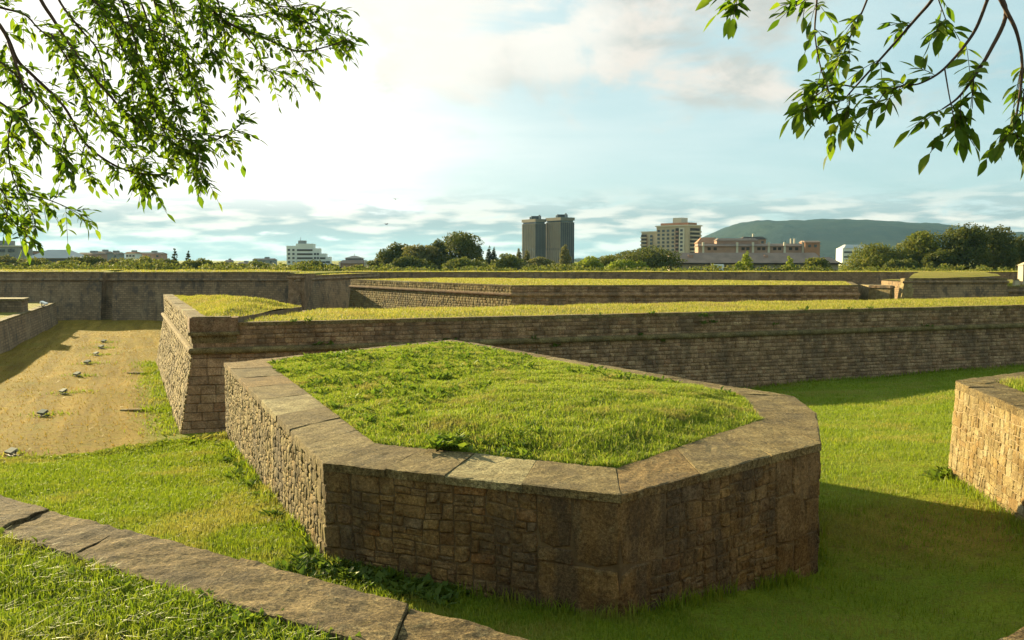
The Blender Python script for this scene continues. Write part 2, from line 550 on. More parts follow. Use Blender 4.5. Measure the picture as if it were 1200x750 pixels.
gx = axis(-62, 62, 0.45, -9000, 9000)
gy = axis(-6, 138, 0.45, -500, 9000)
me, GX, GY = grid_mesh('ground', gx, gy, gz, M_GROUND)
# how dry the turf is: the ditch is parched, the berm and the right-hand lawn are green
sline = (GX + 8.3) * -0.66 + (GY - 22.8) * 0.75
dry = sstep(-0.8, 1.5, sline) * (1 - sstep(-4, 2, GX)) * 0.92
mface = (GX + 12.8) * -0.926 - (GY - 35.4) * 0.377       # metres out from the left face of the ravelin
dry = dry * (1 - 0.8 * (1 - sstep(0.3, 1.6, mface)) * (GX < -9) * (1 - sstep(58, 64, GY)))
dry = np.maximum(dry, 0.75 * (1 - sstep(0.8, 2.6, np.hypot((GX - 7.0) * 0.8, GY - 15.0))))
dry = np.where(GY > 104, 0.35, dry)
at = me.attributes.new('dry', 'FLOAT', 'POINT')
at.data.foreach_set('value', dry.ravel().astype(np.float32))
ground = link(bpy.data.objects.new('ground', me))
tag(ground, kind='structure')

# ------------------------------------------------------------------ stones
def stone_mesh(name, mat, kind, seed):
    rs = random.Random(seed)
    if kind == 'low':
        b = 0.09
        j = lambda a: a + rs.uniform(-0.035, 0.035)
        o = [(-.5, .5, -.5), (.5, .5, -.5), (.5, .5, .5), (-.5, .5, .5)]
        mid = [(-.5, -.25, -.5), (.5, -.25, -.5), (.5, -.25, .5), (-.5, -.25, .5)]
        fr = [(j(-.5 + b * .6), -.5 + rs.uniform(0, .25), j(-.5 + b)), (j(.5 - b * .6), -.5 + rs.uniform(0, .25), j(-.5 + b)), (j(.5 - b * .6), -.5 + rs.uniform(0, .25), j(.5 - b)), (j(-.5 + b * .6), -.5 + rs.uniform(0, .25), j(.5 - b))]
        v = o + mid + fr
        f = [(0, 4, 5, 1)[::-1], (1, 5, 6, 2)[::-1], (2, 6, 7, 3)[::-1], (3, 7, 4, 0)[::-1], (4, 8, 9, 5)[::-1], (5, 9, 10, 6)[::-1], (6, 10, 11, 7)[::-1], (7, 11, 8, 4)[::-1], (8, 11, 10, 9)[::-1]]
    else:
        rub = kind == 'rubble'
        n = 4
        ts = [-.5, -.5 + (0.16 if rub else 0.07), .5 - (0.16 if rub else 0.07), .5]
        v = []; f = []
        cr = {k: rs.uniform(0.0, 0.13 if rub else 0.03) for k in range(4)}
        for iz in range(n):
            for ix in range(n):
                x, z = ts[ix], ts[iz]
                ex, ez = ix in (0, n - 1), iz in (0, n - 1)
                y = -.5 + (rs.uniform(0, .28) if rub else rs.uniform(0, .16))
                if ex or ez: y = -.12 + rs.uniform(-.1, .1)
                if ex and ez:
                    k = (ix > 0) + 2 * (iz > 0)
                    x -= math.copysign(cr[k] + 0.01, x); z -= math.copysign(cr[k] + 0.01, z); y += .08
                if rub and (ex or ez):
                    x += rs.uniform(-.035, .035); z += rs.uniform(-.035, .035)
                v.append((x, y, z))
        for iz in range(n - 1):
            for ix in range(n - 1):
                a = iz * n + ix
                f.append((a, a + 1, a + n + 1, a + n))
        loop = [0, 1, 2, 3, 7, 11, 15, 14, 13, 12, 8, 4]
        k0 = len(v)
        for i in loop:
            v.append((v[i][0], .5, v[i][2]))
        for i in range(12):
            a, b2 = loop[i], loop[(i + 1) % 12]
            f.append((a, k0 + i, k0 + (i + 1) % 12, b2))
    me = bpy.data.meshes.new(name)
    me.from_pydata(v, [], f)
    me.materials.append(mat)
    me.polygons.foreach_set('use_smooth', np.ones(len(f), bool) if kind == 'rubble' else np.zeros(len(f), bool))
    me.update()
    return me


STONES = {}


def stone_set(mat, kind, n=8):
    key = (mat.name, kind)
    if key not in STONES:
        STONES[key] = [stone_mesh('stone', mat, kind, 31 * i + len(kind)) for i in range(n)]
    return STONES[key]


def stone_rec(c, u, v, n, ln, h, dep, kind, rs, tilt=0.0):
    """a stone whose front centre is c; u along the wall, v up, n outward"""
    if tilt:
        a = rs.uniform(-tilt, tilt)
        u, v = u * math.cos(a) + v * math.sin(a), v * math.cos(a) - u * math.sin(a)
    o = c - n * 0.0
    m = Matrix(((u.x * ln, -n.x * dep, v.x * h, o.x), (u.y * ln, -n.y * dep, v.y * h, o.y), (u.z * ln, -n.z * dep, v.z * h, o.z), (0, 0, 0, 1)))
    d = (Vector((0, 0, EYE)) - c)
    size = max(0.0, n.dot(d.normalized())) * ln * h / d.length_squared
    px = abs(c.x / max(c.y, 0.1)) < 0.56
    return (size if px else size * 0.02, m, kind)


def face_frame(b0, b1, t0, t1):
    u = (b1 - b0).normalized()
    up = ((t0 + t1) / 2 - (b0 + b1) / 2)
    n = u.cross(up).normalized()       # outward when b0->b1 runs left to right seen from outside
    v = n.cross(u).normalized()
    return u, v, n


def courses(b0, b1, t0, t1, hr, lr, dep, proud, kind, seed, joint=0.012, tilt=0.0, skip=None, jit=0.0):
    """regular or wobbly courses over the quad b0 b1 t1 t0"""
    rs = random.Random(seed)
    u, v, n = face_frame(b0, b1, t0, t1)
    H = ((t0 + t1) / 2 - (b0 + b1) / 2).length
    out = []; hh = 0.0
    while hh < H - 0.03:
        h = rs.uniform(*hr)
        if H - hh - h < hr[0] * 0.6: h = H - hh
        k = (hh + h / 2) / H
        p0, p1 = b0.lerp(t0, k), b1.lerp(t1, k)
        L = (p1 - p0).length; x = 0.0
        first = True
        while x < L - 0.02:
            ln = rs.uniform(*lr)
            if first: ln *= rs.uniform(0.5, 1.0)
            first = False
            if L - x - ln < lr[0] * 0.6: ln = L - x
            c = p0 + u * (x + ln / 2) + n * (dep / 2 * 0 + rs.uniform(-0.4, 0.6) * jit)
            c = c - n * (dep / 2 - proud)
            if skip is None or not skip(x + ln / 2, hh + h / 2):
                out.append(stone_rec(c, u, v, n, ln - joint, h - joint * (1 + (rs.random() if jit else 0)), dep, kind, rs, tilt))
            x += ln
        hh += h
    return out


def ashlar(b0, b1, t0, t1, big, small, dep, proud, kind, seed, joint=0.014, x0=None, x1=None, z0=0.0, z1=None, jit=0.012):
    """broken ashlar: the face is split again and again into unequal stones"""
    rs = random.Random(seed)
    u, v, n = face_frame(b0, b1, t0, t1)
    L = (b1 - b0).length; H = ((t0 + t1) / 2 - (b0 + b1) / 2).length
    x0 = 0.0 if x0 is None else x0; x1 = L if x1 is None else x1; z1 = H if z1 is None else z1
    rects = []
    def split(x, z, w_, h_, depth):
        lim_h = rs.uniform(small[1], big[1]); lim_w = rs.uniform(small[0], big[0])
        if h_ > lim_h and (h_ > w_ * 0.62 or w_ <= lim_w):
            k = rs.uniform(0.36, 0.64)
            split(x, z, w_, h_ * k, depth + 1); split(x, z + h_ * k, w_, h_ * (1 - k), depth + 1)
        elif w_ > lim_w:
            k = rs.uniform(0.34, 0.66)
            split(x, z, w_ * k, h_, depth + 1); split(x + w_ * k, z, w_ * (1 - k), h_, depth + 1)
        else:
            rects.append((x, z, w_, h_))
    # start from a few uneven bands so that courses read
    z = z0
    while z < z1 - 0.02:
        hb = rs.uniform(0.38, 0.62)
        if z1 - z - hb < 0.25: hb = z1 - z
        split(x0, z, x1 - x0, hb, 0)
        z += hb
    out = []
    for x, z, w_, h_ in rects:
        k = (z + h_ / 2) / H
        p = b0.lerp(t0, k).lerp(b1.lerp(t1, k), (x + w_ / 2) / L)
        c = p - n * (dep / 2 - proud) + n * rs.uniform(-1, 1) * jit
        out.append(stone_rec(c, u, v, n, w_ - joint, h_ - joint, dep, kind, rs, 0.012))
    return out


def guillotine(x0, x1, z0, z1, big, small, rs, band=(0.38, 0.62)):
    """unequal rectangles that read as broken courses"""
    rects = []
    def split(x, z, w_, h_):
        lim_h = rs.uniform(small[1], big[1]); lim_w = rs.uniform(small[0], big[0])
        if h_ > lim_h and (h_ > w_ * 0.6 or w_ <= lim_w):
            k = rs.uniform(0.34, 0.66)
            split(x, z, w_, h_ * k); split(x, z + h_ * k, w_, h_ * (1 - k))
        elif w_ > lim_w:
            k = rs.uniform(0.32, 0.68)
            split(x, z, w_ * k, h_); split(x + w_ * k, z, w_ * (1 - k), h_)
        else:
            rects.append((x, z, w_, h_))
    z = z0
    while z < z1 - 0.02:
        hb = rs.uniform(*band)
        if z1 - z - hb < band[0] * 0.6: hb = z1 - z
        split(x0, z, x1 - x0, hb)
        z += hb
    return rects


def warped(b0, b1, t0, t1, rects, amp, freq, joint, dep, relief, mat, seed, edge_free=0.0, clip=None):
    """each rectangle becomes an uneven stone of its own: the pattern is warped, edges worn, faces tilted"""
    rs = random.Random(seed)
    u, v, n = face_frame(b0, b1, t0, t1)
    L = (b1 - b0).length; H = ((t0 + t1) / 2 - (b0 + b1) / 2).length
    out = []
    def wp_(x, z):
        q = Vector((x * freq, z * freq, seed * 3.7))
        fx = min(1, min(x, L - x) / 0.12 + edge_free); fz = min(1, (H - z) / 0.1)
        fx = max(0, fx); fz = max(0, fz)
        return (x + amp * noise.noise(q) * fx, z + amp * noise.noise(q + Vector((31, 7, 0))) * fz)
    for x, z, w_, h_ in rects:
        if clip is not None and not clip(x, z, w_, h_): continue
        j = joint * rs.uniform(0.6, 1.3) / 2
        xs4 = (x + j, x + w_ / 2, x + w_ - j); zs4 = (z + j, z + h_ / 2, z + h_ - j)
        ring = [(0, 0), (1, 0), (2, 0), (2, 1), (2, 2), (1, 2), (0, 2), (0, 1)]
        cr = [rs.uniform(0.0, 0.30) * min(w_, h_) for _ in range(8)]
        P2 = []
        cx, cz = wp_(x + w_ / 2, z + h_ / 2)
        for k, (a, b) in enumerate(ring):
            px, pz = wp_(xs4[a], zs4[b])
            if k % 2 == 0:
                dx, dz = cx - px, cz - pz; l_ = math.hypot(dx, dz); px += dx / l_ * cr[k] * .5; pz += dz / l_ * cr[k] * .5
            else:
                px += rs.uniform(-1, 1) * j * .8; pz += rs.uniform(-1, 1) * j * .8
            P2.append((px, pz))
        off = rs.uniform(-1, 1) * relief * .6; tx, tz = rs.gauss(0, relief * .5), rs.gauss(0, relief * .5)
        def h3(px, pz, d):
            k = pz / H; p = b0.lerp(t0, k).lerp(b1.lerp(t1, k), px / L); return p + n * d
        verts = []; faces = []
        ins_ = min(0.018, min(w_, h_) * .14)
        for px, pz in P2: verts.append(h3(px, pz, -dep))
        for px, pz in P2: verts.append(h3(px, pz, -relief * .8 - rs.uniform(0, relief * .5)))
        for px, pz in P2:
            dx, dz = cx - px, cz - pz; l_ = math.hypot(dx, dz) + 1e-6
            qx, qz = px + dx / l_ * ins_, pz + dz / l_ * ins_
            verts.append(h3(qx, qz, off + tx * (qx - cx) / w_ * 2 + tz * (qz - cz) / h_ * 2 + rs.uniform(-1, 1) * relief * .3))
        verts.append(h3(cx, cz, off + rs.uniform(-.4, .9) * relief))
        for k in range(8):
            k2 = (k + 1) % 8
            faces += [(k, k2, 8 + k2, 8 + k), (8 + k, 8 + k2, 16 + k2, 16 + k), (16 + k, 16 + k2, 24)]
        c = h3(cx, cz, 0)
        d = Vector((0, 0, EYE)) - c
        size = max(0.0, n.dot(d.normalized())) * w_ * h_ / d.length_squared
        if abs(c.x / max(c.y, .1)) > .56: size *= .02
        out.append((size, c, ('geo', mat, verts, faces)))
    return out


def place_stones(parent, recs, mat, name='stone', limit=300, seed=1):
    """the stones that show largest as parts, the rest as one part"""
    rs = random.Random(seed)
    recs = sorted(recs, key=lambda r: -r[0])
    for s, m, kind in recs[:limit]:
        if kind[0] == 'geo':
            me = bpy.data.meshes.new(name)
            me.from_pydata([tuple(p - m) for p in kind[2]], [], kind[3]); me.materials.append(kind[1]); me.update()
            link(bpy.data.objects.new(name, me), parent).matrix_basis = Matrix.Translation(m)
            continue
        me = rs.choice(stone_set(mat if not isinstance(kind, tuple) else kind[1], kind if not isinstance(kind, tuple) else kind[0]))
        o = bpy.data.objects.new(name, me)
        link(o, parent)
        o.matrix_basis = m
    rest = recs[limit:]
    if not rest: return
    groups = {}
    for r in rest:
        k = r[2]
        mt = mat if not isinstance(k, tuple) else k[1]
        groups.setdefault(mt.name, (mt, []))[1].append(r)
    for mt, rr in groups.values():
        V = []; F = []; Z = []; base = 0
        lows = stone_set(mt, 'low')
        cache = []
        for me in lows:
            vv = np.empty(len(me.vertices) * 3, np.float32); me.vertices.foreach_get('co', vv)
            fi = np.empty(len(me.loops), np.int32); me.loops.foreach_get('vertex_index', fi)
            fs = np.empty(len(me.polygons), np.int32); me.polygons.foreach_get('loop_total', fs)
            cache.append((vv.reshape(-1, 3), fi, fs))
        for s, m, kind in rr:
            if kind[0] == 'geo':
                V.append(np.array([tuple(p) for p in kind[2]])); F.append(np.concatenate([np.array(f_) for f_ in kind[3]]) + base)
                Z.append(np.array([len(f_) for f_ in kind[3]])); base += len(kind[2]); continue
            vv, fi, fs = rs.choice(cache)
            M = np.array(m)
            V.append(vv @ M[:3, :3].T + M[:3, 3]); F.append(fi + base); Z.append(fs); base += len(vv)
        me = mesh_np(name + 's', np.concatenate(V), np.concatenate(F), np.concatenate(Z), mt)
        o = link(bpy.data.objects.new('masonry_facing', me), parent)
        o['kind'] = 'stuff'


def slab_mesh(name, quad_in, z_top, thick, mat, seed, nu=7, nv=5, rough=0.012, over=0.0, slope=0.0):
    """coping slab: quad_in = [outer0, outer1, inner1, inner0] in plan; uneven top, worn edges"""
    rs = random.Random(seed)
    o0, o1, i1, i0 = [Vector(p[:2]) for p in quad_in]
    off = Vector((rs.uniform(0, 50), rs.uniform(0, 50), 0))
    v = []; f = []
    lift = rs.uniform(-0.008, 0.012)
    chip = [rs.uniform(0, 1) for _ in range(nu + 1)]
    for j in range(nv + 1):
        for i in range(nu + 1):
            a, b = i / nu, j / nv
            # tighten the outermost rows so that the edge reads as a worn arris
            aa = 0.008 if i == 1 else (0.992 if i == nu - 1 else a)
            bb = 0.03 if j == 1 else (0.97 if j == nv - 1 else b)
            aa = a if i in (0, nu) else aa; bb = b if j in (0, nv) else bb
            p = o0.lerp(o1, aa).lerp(i0.lerp(i1, aa), bb)
            q = Vector((p.x, p.y, 0)) + off
            z = z_top + lift + noise.noise(q * 1.6) * rough * 1.3 + noise.noise(q * 6.5) * rough + noise.noise(q * 15) * rough * 0.6
            z -= slope * (1 - bb)
            if i in (0, nu) or j in (0, nv):
                z -= 0.003 + abs(noise.noise(q * 5)) * (0.005 if i in (0, nu) else 0.022)
                if j == 0: 
                    d = (i0 - o0).normalized() * abs(noise.noise(q * 4.3)) * 0.035
                    p = p + d
            v.append((p.x, p.y, z))
    n1 = nu + 1
    for j in range(nv):
        for i in range(nu):
            a = j * n1 + i
            f.append((a, a + 1, a + n1 + 1, a + n1))
    loop = list(range(0, n1)) + [j * n1 + nu for j in range(1, nv + 1)] + [nv * n1 + i for i in range(nu - 1, -1, -1)] + [j * n1 for j in range(nv - 1, 0, -1)]
    k0 = len(v)
    for i in loop:
        v.append((v[i][0], v[i][1], z_top - thick))
    m = len(loop)
    for i in range(m):
        a, b = loop[i], loop[(i + 1) % m]
        f.append((a, k0 + i, k0 + (i + 1) % m, b))
    f.append(tuple(k0 + i for i in range(m))[::-1])
    # make sure the winding points up (ccw from above)
    if (o1 - o0).cross(i0 - o0) < 0:
        f = [t[::-1] for t in f]
    me = bpy.data.meshes.new(name)
    me.from_pydata(v, [], f); me.materials.append(mat); me.update()
    return me


def coping_run(parent, o0, o1, i0, i1, z, thick, length, mat, seed, gap=0.012, name='coping_stone', **kw):
    rs = random.Random(seed)
    o0, o1, i0, i1 = [Vector(p[:2]) for p in (o0, o1, i0, i1)]
    L = (o1 - o0).length
    cuts = [0.0]
    while cuts[-1] < L:
        c = cuts[-1] + length * rs.uniform(0.75, 1.3)
        if L - c < length * 0.5: c = L
        cuts.append(min(c, L))
    for a, b in zip(cuts[:-1], cuts[1:]):
        ka, kb = (a + gap / 2) / L, (b - gap / 2) / L
        q = [o0.lerp(o1, ka), o0.lerp(o1, kb), i0.lerp(i1, kb), i0.lerp(i1, ka)]
        me = slab_mesh(name, q, z, thick, mat, rs.randint(0, 9999), **kw)
        link(bpy.data.objects.new(name, me), parent)


# ------------------------------------------------------------------ grass blades
def blades(name, P, h, wd, mat, lean=0.35, seed=3, simple=False, parent=None, droop=0.25):
    """P Nx3 roots, h N heights, wd N widths -> one mesh"""
    rg = np.random.default_rng(seed)
    N = len(P)
    a = rg.uniform(0, 2 * np.pi, N); b = rg.uniform(0, 2 * np.pi, N)
    side = np.stack([np.cos(a), np.sin(a), np.zeros(N)], 1) * (wd / 2)[:, None]
    ln = np.abs(rg.normal(0, lean, N))
    dirh = np.stack([np.cos(b), np.sin(b), np.zeros(N)], 1)
    if simple:
        tip = P + dirh * (ln * h)[:, None]; tip[:, 2] += h
        V = np.stack([P - side, P + side, tip], 1).reshape(-1, 3)
        idx = np.arange(N * 3); sz = np.full(N, 3)
    else:
        mid = P + dirh * (ln * h * 0.35)[:, None]; mid[:, 2] += h * 0.58
        tip = P + dirh * (ln * h * (1 + droop))[:, None]; tip[:, 2] += h * (1 - droop * np.minimum(ln, 1))
        V = np.stack([P - side, P + side, mid + side * 0.75, mid - side * 0.75, tip], 1).reshape(-1, 3)
        o = (np.arange(N) * 5)[:, None]
        q = np.concatenate([o + np.array([0, 1, 2, 3]), o + np.array([3, 2, 4])], 1)
        idx = q.ravel(); sz = np.tile([4, 3], N)
    me = mesh_np(name, V, idx, sz, mat)
    return link(bpy.data.objects.new(name, me), parent)


def sample_poly(poly, density, seed, cam_fall=None, clip=True):
    """random points in a plan polygon; density per m2, optionally a function of distance"""
    rg = np.random.default_rng(seed)
    xs = [p[0] for p in poly]; ys = [p[1] for p in poly]
    n = int((max(xs) - min(xs)) * (max(ys) - min(ys)) * density)
    x = rg.uniform(min(xs), max(xs), n); y = rg.uniform(min(ys), max(ys), n)
    k = in_poly(x, y, poly)
    if clip: k &= np.abs(x) < 0.60 * np.maximum(y, 0) + 1.2
    if cam_fall is not None:
        k &= rg.random(n) < cam_fall(np.hypot(x, y))
    return x[k], y[k]


def clump(x, y, f, seed):
    return np.array([noise.noise((a * f, b * f, seed)) for a, b in zip(x, y)])


def leaf_clumps(name, x, y, z, size, mat, seed, n=(5, 10), spread=0.6):
    """rosettes of broad leaves, all in one mesh"""
    rg = np.random.default_rng(seed)
    V = []; F = []; Z = []; base = 0
    for xi, yi, zi, si in zip(x, y, z, size):
        k = rg.integers(*n)
        for _ in range(k):
            a = rg.uniform(0, 2 * math.pi); el = rg.uniform(0.35, 1.35)
            L = si * rg.uniform(0.6, 1.2); wd = L * rg.uniform(0.16, 0.30)
            d = np.array([math.cos(a) * math.cos(el), math.sin(a) * math.cos(el), math.sin(el)])
            s = np.array([-math.sin(a), math.cos(a), 0]) * wd
            p = np.array([xi + rg.normal(0, si * spread * 0.4), yi + rg.normal(0, si * spread * 0.4), zi])
            mid = p + d * L * 0.55; tip = p + d * L + np.array([math.cos(a), math.sin(a), -0.6]) * L * 0.25
            V.append([p, mid + s, tip, mid - s]); F += [base, base + 1, base + 2, base, base + 2, base + 3]; Z += [3, 3]
            base += 4
    return mesh_np(name, np.array(V).reshape(-1, 3), F, Z, mat)


# ------------------------------------------------------------------ the angular stone bastion in the foreground
ZB = 4.0
PA, PB, PC, PD, PE, PF, PG = [at_z(px, py, ZB) for px, py in ((262, 425), (378, 543), (728, 580), (963, 520), (957, 484), (932, 465), (530, 398))]
IA, IB, IC, ID, IF_, IG = [at_z(px, py, ZB) for px, py in ((312, 424), (440, 519), (722, 548), (895, 491), (868, 462), (532, 401.5))]
bast = empty('stone_bastion', (0, 17, 2.2), 'low angular stone bastion with flat coping and grass top in the foreground', 'bastion')
outer = [PA, PB, PC, PD, PE, PF, PG]          # ccw from above
rings_mesh([(offset_poly(outer, -0.040), 0.9), (offset_poly(outer, -0.040), ZB - 0.10)]).build('wall_core', M_MORTAR, bast)
wallp = offset_poly(outer, -0.02)
wp = [Vector((p.x, p.y, 0)) for p in wallp]
ZT = ZB - 0.085
def q3(p, z): return Vector((p[0], p[1], z))
recs = []
def under(a, b, zb):
    """leave out stones that would lie wholly in the ground"""
    A, B_ = Vector(a[:2]), Vector(b[:2]); Ln = (B_ - A).length
    def f(x, z, w_, h_):
        p = A.lerp(B_, (x + w_ / 2) / Ln); return zb + z + h_ > float(gz(p.x, p.y)) - 0.12
    return f
# rubble flank facing the sun
LA_ = (wp[1] - wp[0]).length; zb = 1.7
rs = random.Random(5)
fa = (q3(wp[0], zb), q3(wp[1], zb), q3(wp[0], ZT), q3(wp[1], ZT))
rects = guillotine(0, LA_ - .5, 0, ZT - zb, (0.52, 0.24), (0.2, 0.10), rs, (0.22, 0.4)) + guillotine(LA_ - .5, LA_, 0, ZT - zb, (0.5, 0.42), (0.3, 0.25), rs, (.3, .5))
recs += warped(*fa, rects, 0.035, 1.8, 0.010, 0.10, 0.010, M_RUBBLE, 5, clip=under(wp[0], wp[1], zb))
# shaded front: quoins at both ends, broken ashlar between
zb = 2.2; L1 = (wp[2] - wp[1]).length
fb = (q3(wp[1], zb), q3(wp[2], zb), q3(wp[1], ZT), q3(wp[2], ZT)); Hf = ZT - zb
rects = guillotine(0, .42, 0, Hf, (0.5, 0.4), (0.3, 0.25), rs, (.3, .45)) + guillotine(.42, L1 - 1.0, 0, Hf, (0.62, 0.30), (0.2, 0.10), rs, (.3, .55))
rects += [(L1 - 1.0, 0, .52, .36), (L1 - .48, 0, .48, .36), (L1 - 1.0, .36, 1.0, .56), (L1 - 1.0, .92, .45, .16), (L1 - 1.0, 1.08, .45, Hf - 1.08), (L1 - .55, .92, .55, Hf - .92)]
recs += warped(*fb, rects, 0.06, 1.7, 0.008, 0.10, 0.012, M_BLOCK, 11, clip=under(wp[1], wp[2], zb))
L2 = (wp[3] - wp[2]).length; zb = 1.9; Hf = ZT - zb
fc = (q3(wp[2], zb), q3(wp[3], zb), q3(wp[2], ZT), q3(wp[3], ZT))
rects = [(0, 0, .55, .3), (0, .3, .75, .36), (0, .66, .58, .56), (0, 1.22, .82, Hf - 1.22)]
rects += guillotine(.75, L2 - 1.1, 0, .66, (0.5, 0.3), (0.2, 0.12), rs, (.3, .45)) + guillotine(.58, L2 - 1.1, .66, 1.22, (0.5, 0.3), (0.2, 0.12), rs, (.25, .4)) + guillotine(.82, L2 - 1.1, 1.22, Hf, (0.5, 0.4), (0.2, 0.14), rs, (.3, .5)) + [(.55, 0, .2, .3)]
rects += [(L2 - 1.1, 0, .5, .34), (L2 - .6, 0, .6, .42), (L2 - 1.1, .34, .5, .5), (L2 - .6, .42, .6, .44), (L2 - 1.1, .84, .75, Hf - .84 - .5), (L2 - .35, .86, .35, .46), (L2 - 1.1, Hf - .5, .42, .5), (L2 - .68, 1.32 if Hf > 1.6 else Hf - .5, .68, Hf - (1.32 if Hf > 1.6 else Hf - .5))]
rects = [r for r in rects if r[3] > .03]
recs += warped(*fc, rects, 0.06, 1.6, 0.008, 0.10, 0.013, M_BLOCK, 15, clip=under(wp[2], wp[3], zb))
for a, b, sd in ((3, 4, 31), (4, 5, 32), (5, 6, 33), (6, 0, 34)):
    zb = 1.2; Lx = (wp[b] - wp[a]).length
    recs += warped(q3(wp[a], zb), q3(wp[b], zb), q3(wp[a], ZT), q3(wp[b], ZT), guillotine(0, Lx, 0, ZT - zb, (0.9, 0.42), (0.4, 0.24), rs, (.35, .5)), 0.04, 1.7, 0.014, 0.10, 0.02, M_BLOCK, sd)
place_stones(bast, recs, M_BLOCK, seed=2)
# coping slabs
cop = offset_poly(outer, 0.0)
for o0, o1, i0, i1, ln, sd in ((PA, PB, IA, IB, 1.75, 3), (PB, PC, IB, IC, 1.05, 4), (PC, PD, IC, ID, 1.35, 5), (PD, PE, ID, ID.lerp(IF_, .5), 3.0, 6), (PE, PF, ID.lerp(IF_, .5), IF_, 3.0, 7), (PF, PG, IF_, IG, 1.5, 8), (PG, PA, IG, IA, 1.5, 9)):
    coping_run(bast, o0, o1, i0, i1, ZB, 0.10, ln, M_COPE, sd, gap=0.006, nu=10, nv=7, rough=0.010)
# earth fill with a gentle mound
tin = [Vector((p.x, p.y)) for p in (IA, IB, IC, ID, IF_, IG)]
def bast_z(x, y):
    d = edge_dist(x, y, tin)
    return ZB - 0.03 + 0.16 * sstep(0, 1.2, d) + 0.10 * sstep(1.0, 3.5, d)
def poly_grid(name, poly, step, zf, mat, parent=None, skirt=0.0):
    """turf sheet: a grid clipped to a polygon by snapping the outside ring to the edge"""
    import bmesh
    bm = bmesh.new()
    xs = [p[0] for p in poly]; ys = [p[1] for p in poly]
    vs = [bm.verts.new((p[0], p[1], 0)) for p in poly]
    bm.faces.new(vs)
    for ax, lo, hi in ((0, min(xs), max(xs)), (1, min(ys), max(ys))):
        k = lo + step
        while k < hi - 1e-3:
            co = [0, 0, 0]; co[ax] = k; no = [0, 0, 0]; no[ax] = 1
            bmesh.ops.bisect_plane(bm, geom=bm.verts[:] + bm.edges[:] + bm.faces[:], plane_co=co, plane_no=no, dist=1e-5)
            k += step
    X = np.array([v.co.x for v in bm.verts]); Y = np.array([v.co.y for v in bm.verts])
    Z = zf(X, Y)
    for v, z in zip(bm.verts, Z): v.co.z = z
    me = bpy.data.meshes.new(name); bm.to_mesh(me); bm.free()
    me.materials.append(mat)
    me.polygons.foreach_set('use_smooth', np.ones(len(me.polygons), bool)); me.update()
    return link(bpy.data.objects.new(name, me), parent)
poly_grid('earth_fill', [(p.x, p.y) for p in tin], 0.3, bast_z, M_SOIL, bast)
x, y = sample_poly([(p.x, p.y) for p in tin], 3300, 41)
h = 0.045 + 0.05 * RNG.random(len(x)) ** 1.5 + 0.05 * np.clip(clump(x, y, 0.9, 3.3), -0.6, 1) + 0.05 * np.clip(clump(x, y, 2.6, 9.3), -.4, 1)
d = edge_dist(x, y, [(p.x, p.y) for p in tin])
P = np.stack([x, y, bast_z(x, y) - 0.01], 1)
g = blades('grass', P, np.clip(h, 0.025, 0.3), 0.006 + 0.0005 * np.hypot(x, y) + 0 * x, M_BLADE, 0.55, 42)
tag(g, 'sunlit tufted grass covering the top of the foreground stone bastion', 'grass', kind='stuff')

tpoly = [(p.x, p.y) for p in tin]
x, y = sample_poly(tpoly, 16, 45)
cl = clump(x, y, 0.55, 5.5) + 0.5 * sstep(3, -5, x)
k = cl > 0.22
x, y = x[k], y[k]
me = leaf_clumps('weeds', x, y, bast_z(x, y) + 0.02, RNG.uniform(0.07, 0.16, len(x)), M_WEED, 46)
tag(link(bpy.data.objects.new('weeds', me)), 'scattered broad leaved weeds in the grass of the foreground bastion', 'weeds', kind='stuff')
x, y = sample_poly(tpoly, 260, 47)
k = (edge_dist(x, y, [tuple(IB[:2]), tuple(IC[:2]), tuple(ID[:2])]) < 1.3) & (RNG.random(len(x)) < 0.8)
x, y = x[k], y[k]
g = blades('grass', np.stack([x, y, bast_z(x, y) - 0.01], 1), RNG.uniform(0.07, 0.15, len(x)), 0.012 + 0 * x, M_BLADE, 0.6, 48)
tag(g, 'longer grass blades along the front edge of the bastion top', 'grass', kind='stuff')

# ------------------------------------------------------------------ the viewer's own rampart: terrace, parapet coping
ZF = 5.0
fo = [(-14.5, 13.75), tuple(at_z(0, 580, ZF)[:2]), tuple(at_z(640, 750, ZF)[:2]), (1.12, 3.22), tuple(at_z(1160, 752, ZF)[:2]), (9.0, 9.2)]
fo[0] = tuple(Vector(fo[1]) + (Vector(fo[1]) - Vector(fo[2])).normalized() * 9)
# apex where the two runs meet
d1 = (Vector(fo[2]) - Vector(fo[1])).normalized()
d2 = Vector((0.80, 0.60))
pA, pB_ = Vector(fo[2]), Vector(fo[4])
kk = ((pB_.x - pA.x) * d2.y - (pB_.y - pA.y) * d2.x) / (d1.x * d2.y - d1.y * d2.x)
apex = pA + d1 * kk
out_line = [Vector(fo[0]), apex, pB_ + d2 * 8]
WC = 0.47
n1 = Vector((d1.y, -d1.x)); n2 = Vector((d2.y, -d2.x))
in_line = [out_line[0] + n1 * WC, None, out_line[2] + n2 * WC]
a_, b_ = out_line[1] + n1 * WC, out_line[1] + n2 * WC
kk = ((b_.x - a_.x) * d2.y - (b_.y - a_.y) * d2.x) / (d1.x * d2.y - d1.y * d2.x)
in_line[1] = a_ + d1 * kk
par = empty('parapet_wall', (apex.x, apex.y, 2.6), 'rough coping of the low parapet wall running along the bottom of the view', 'wall')
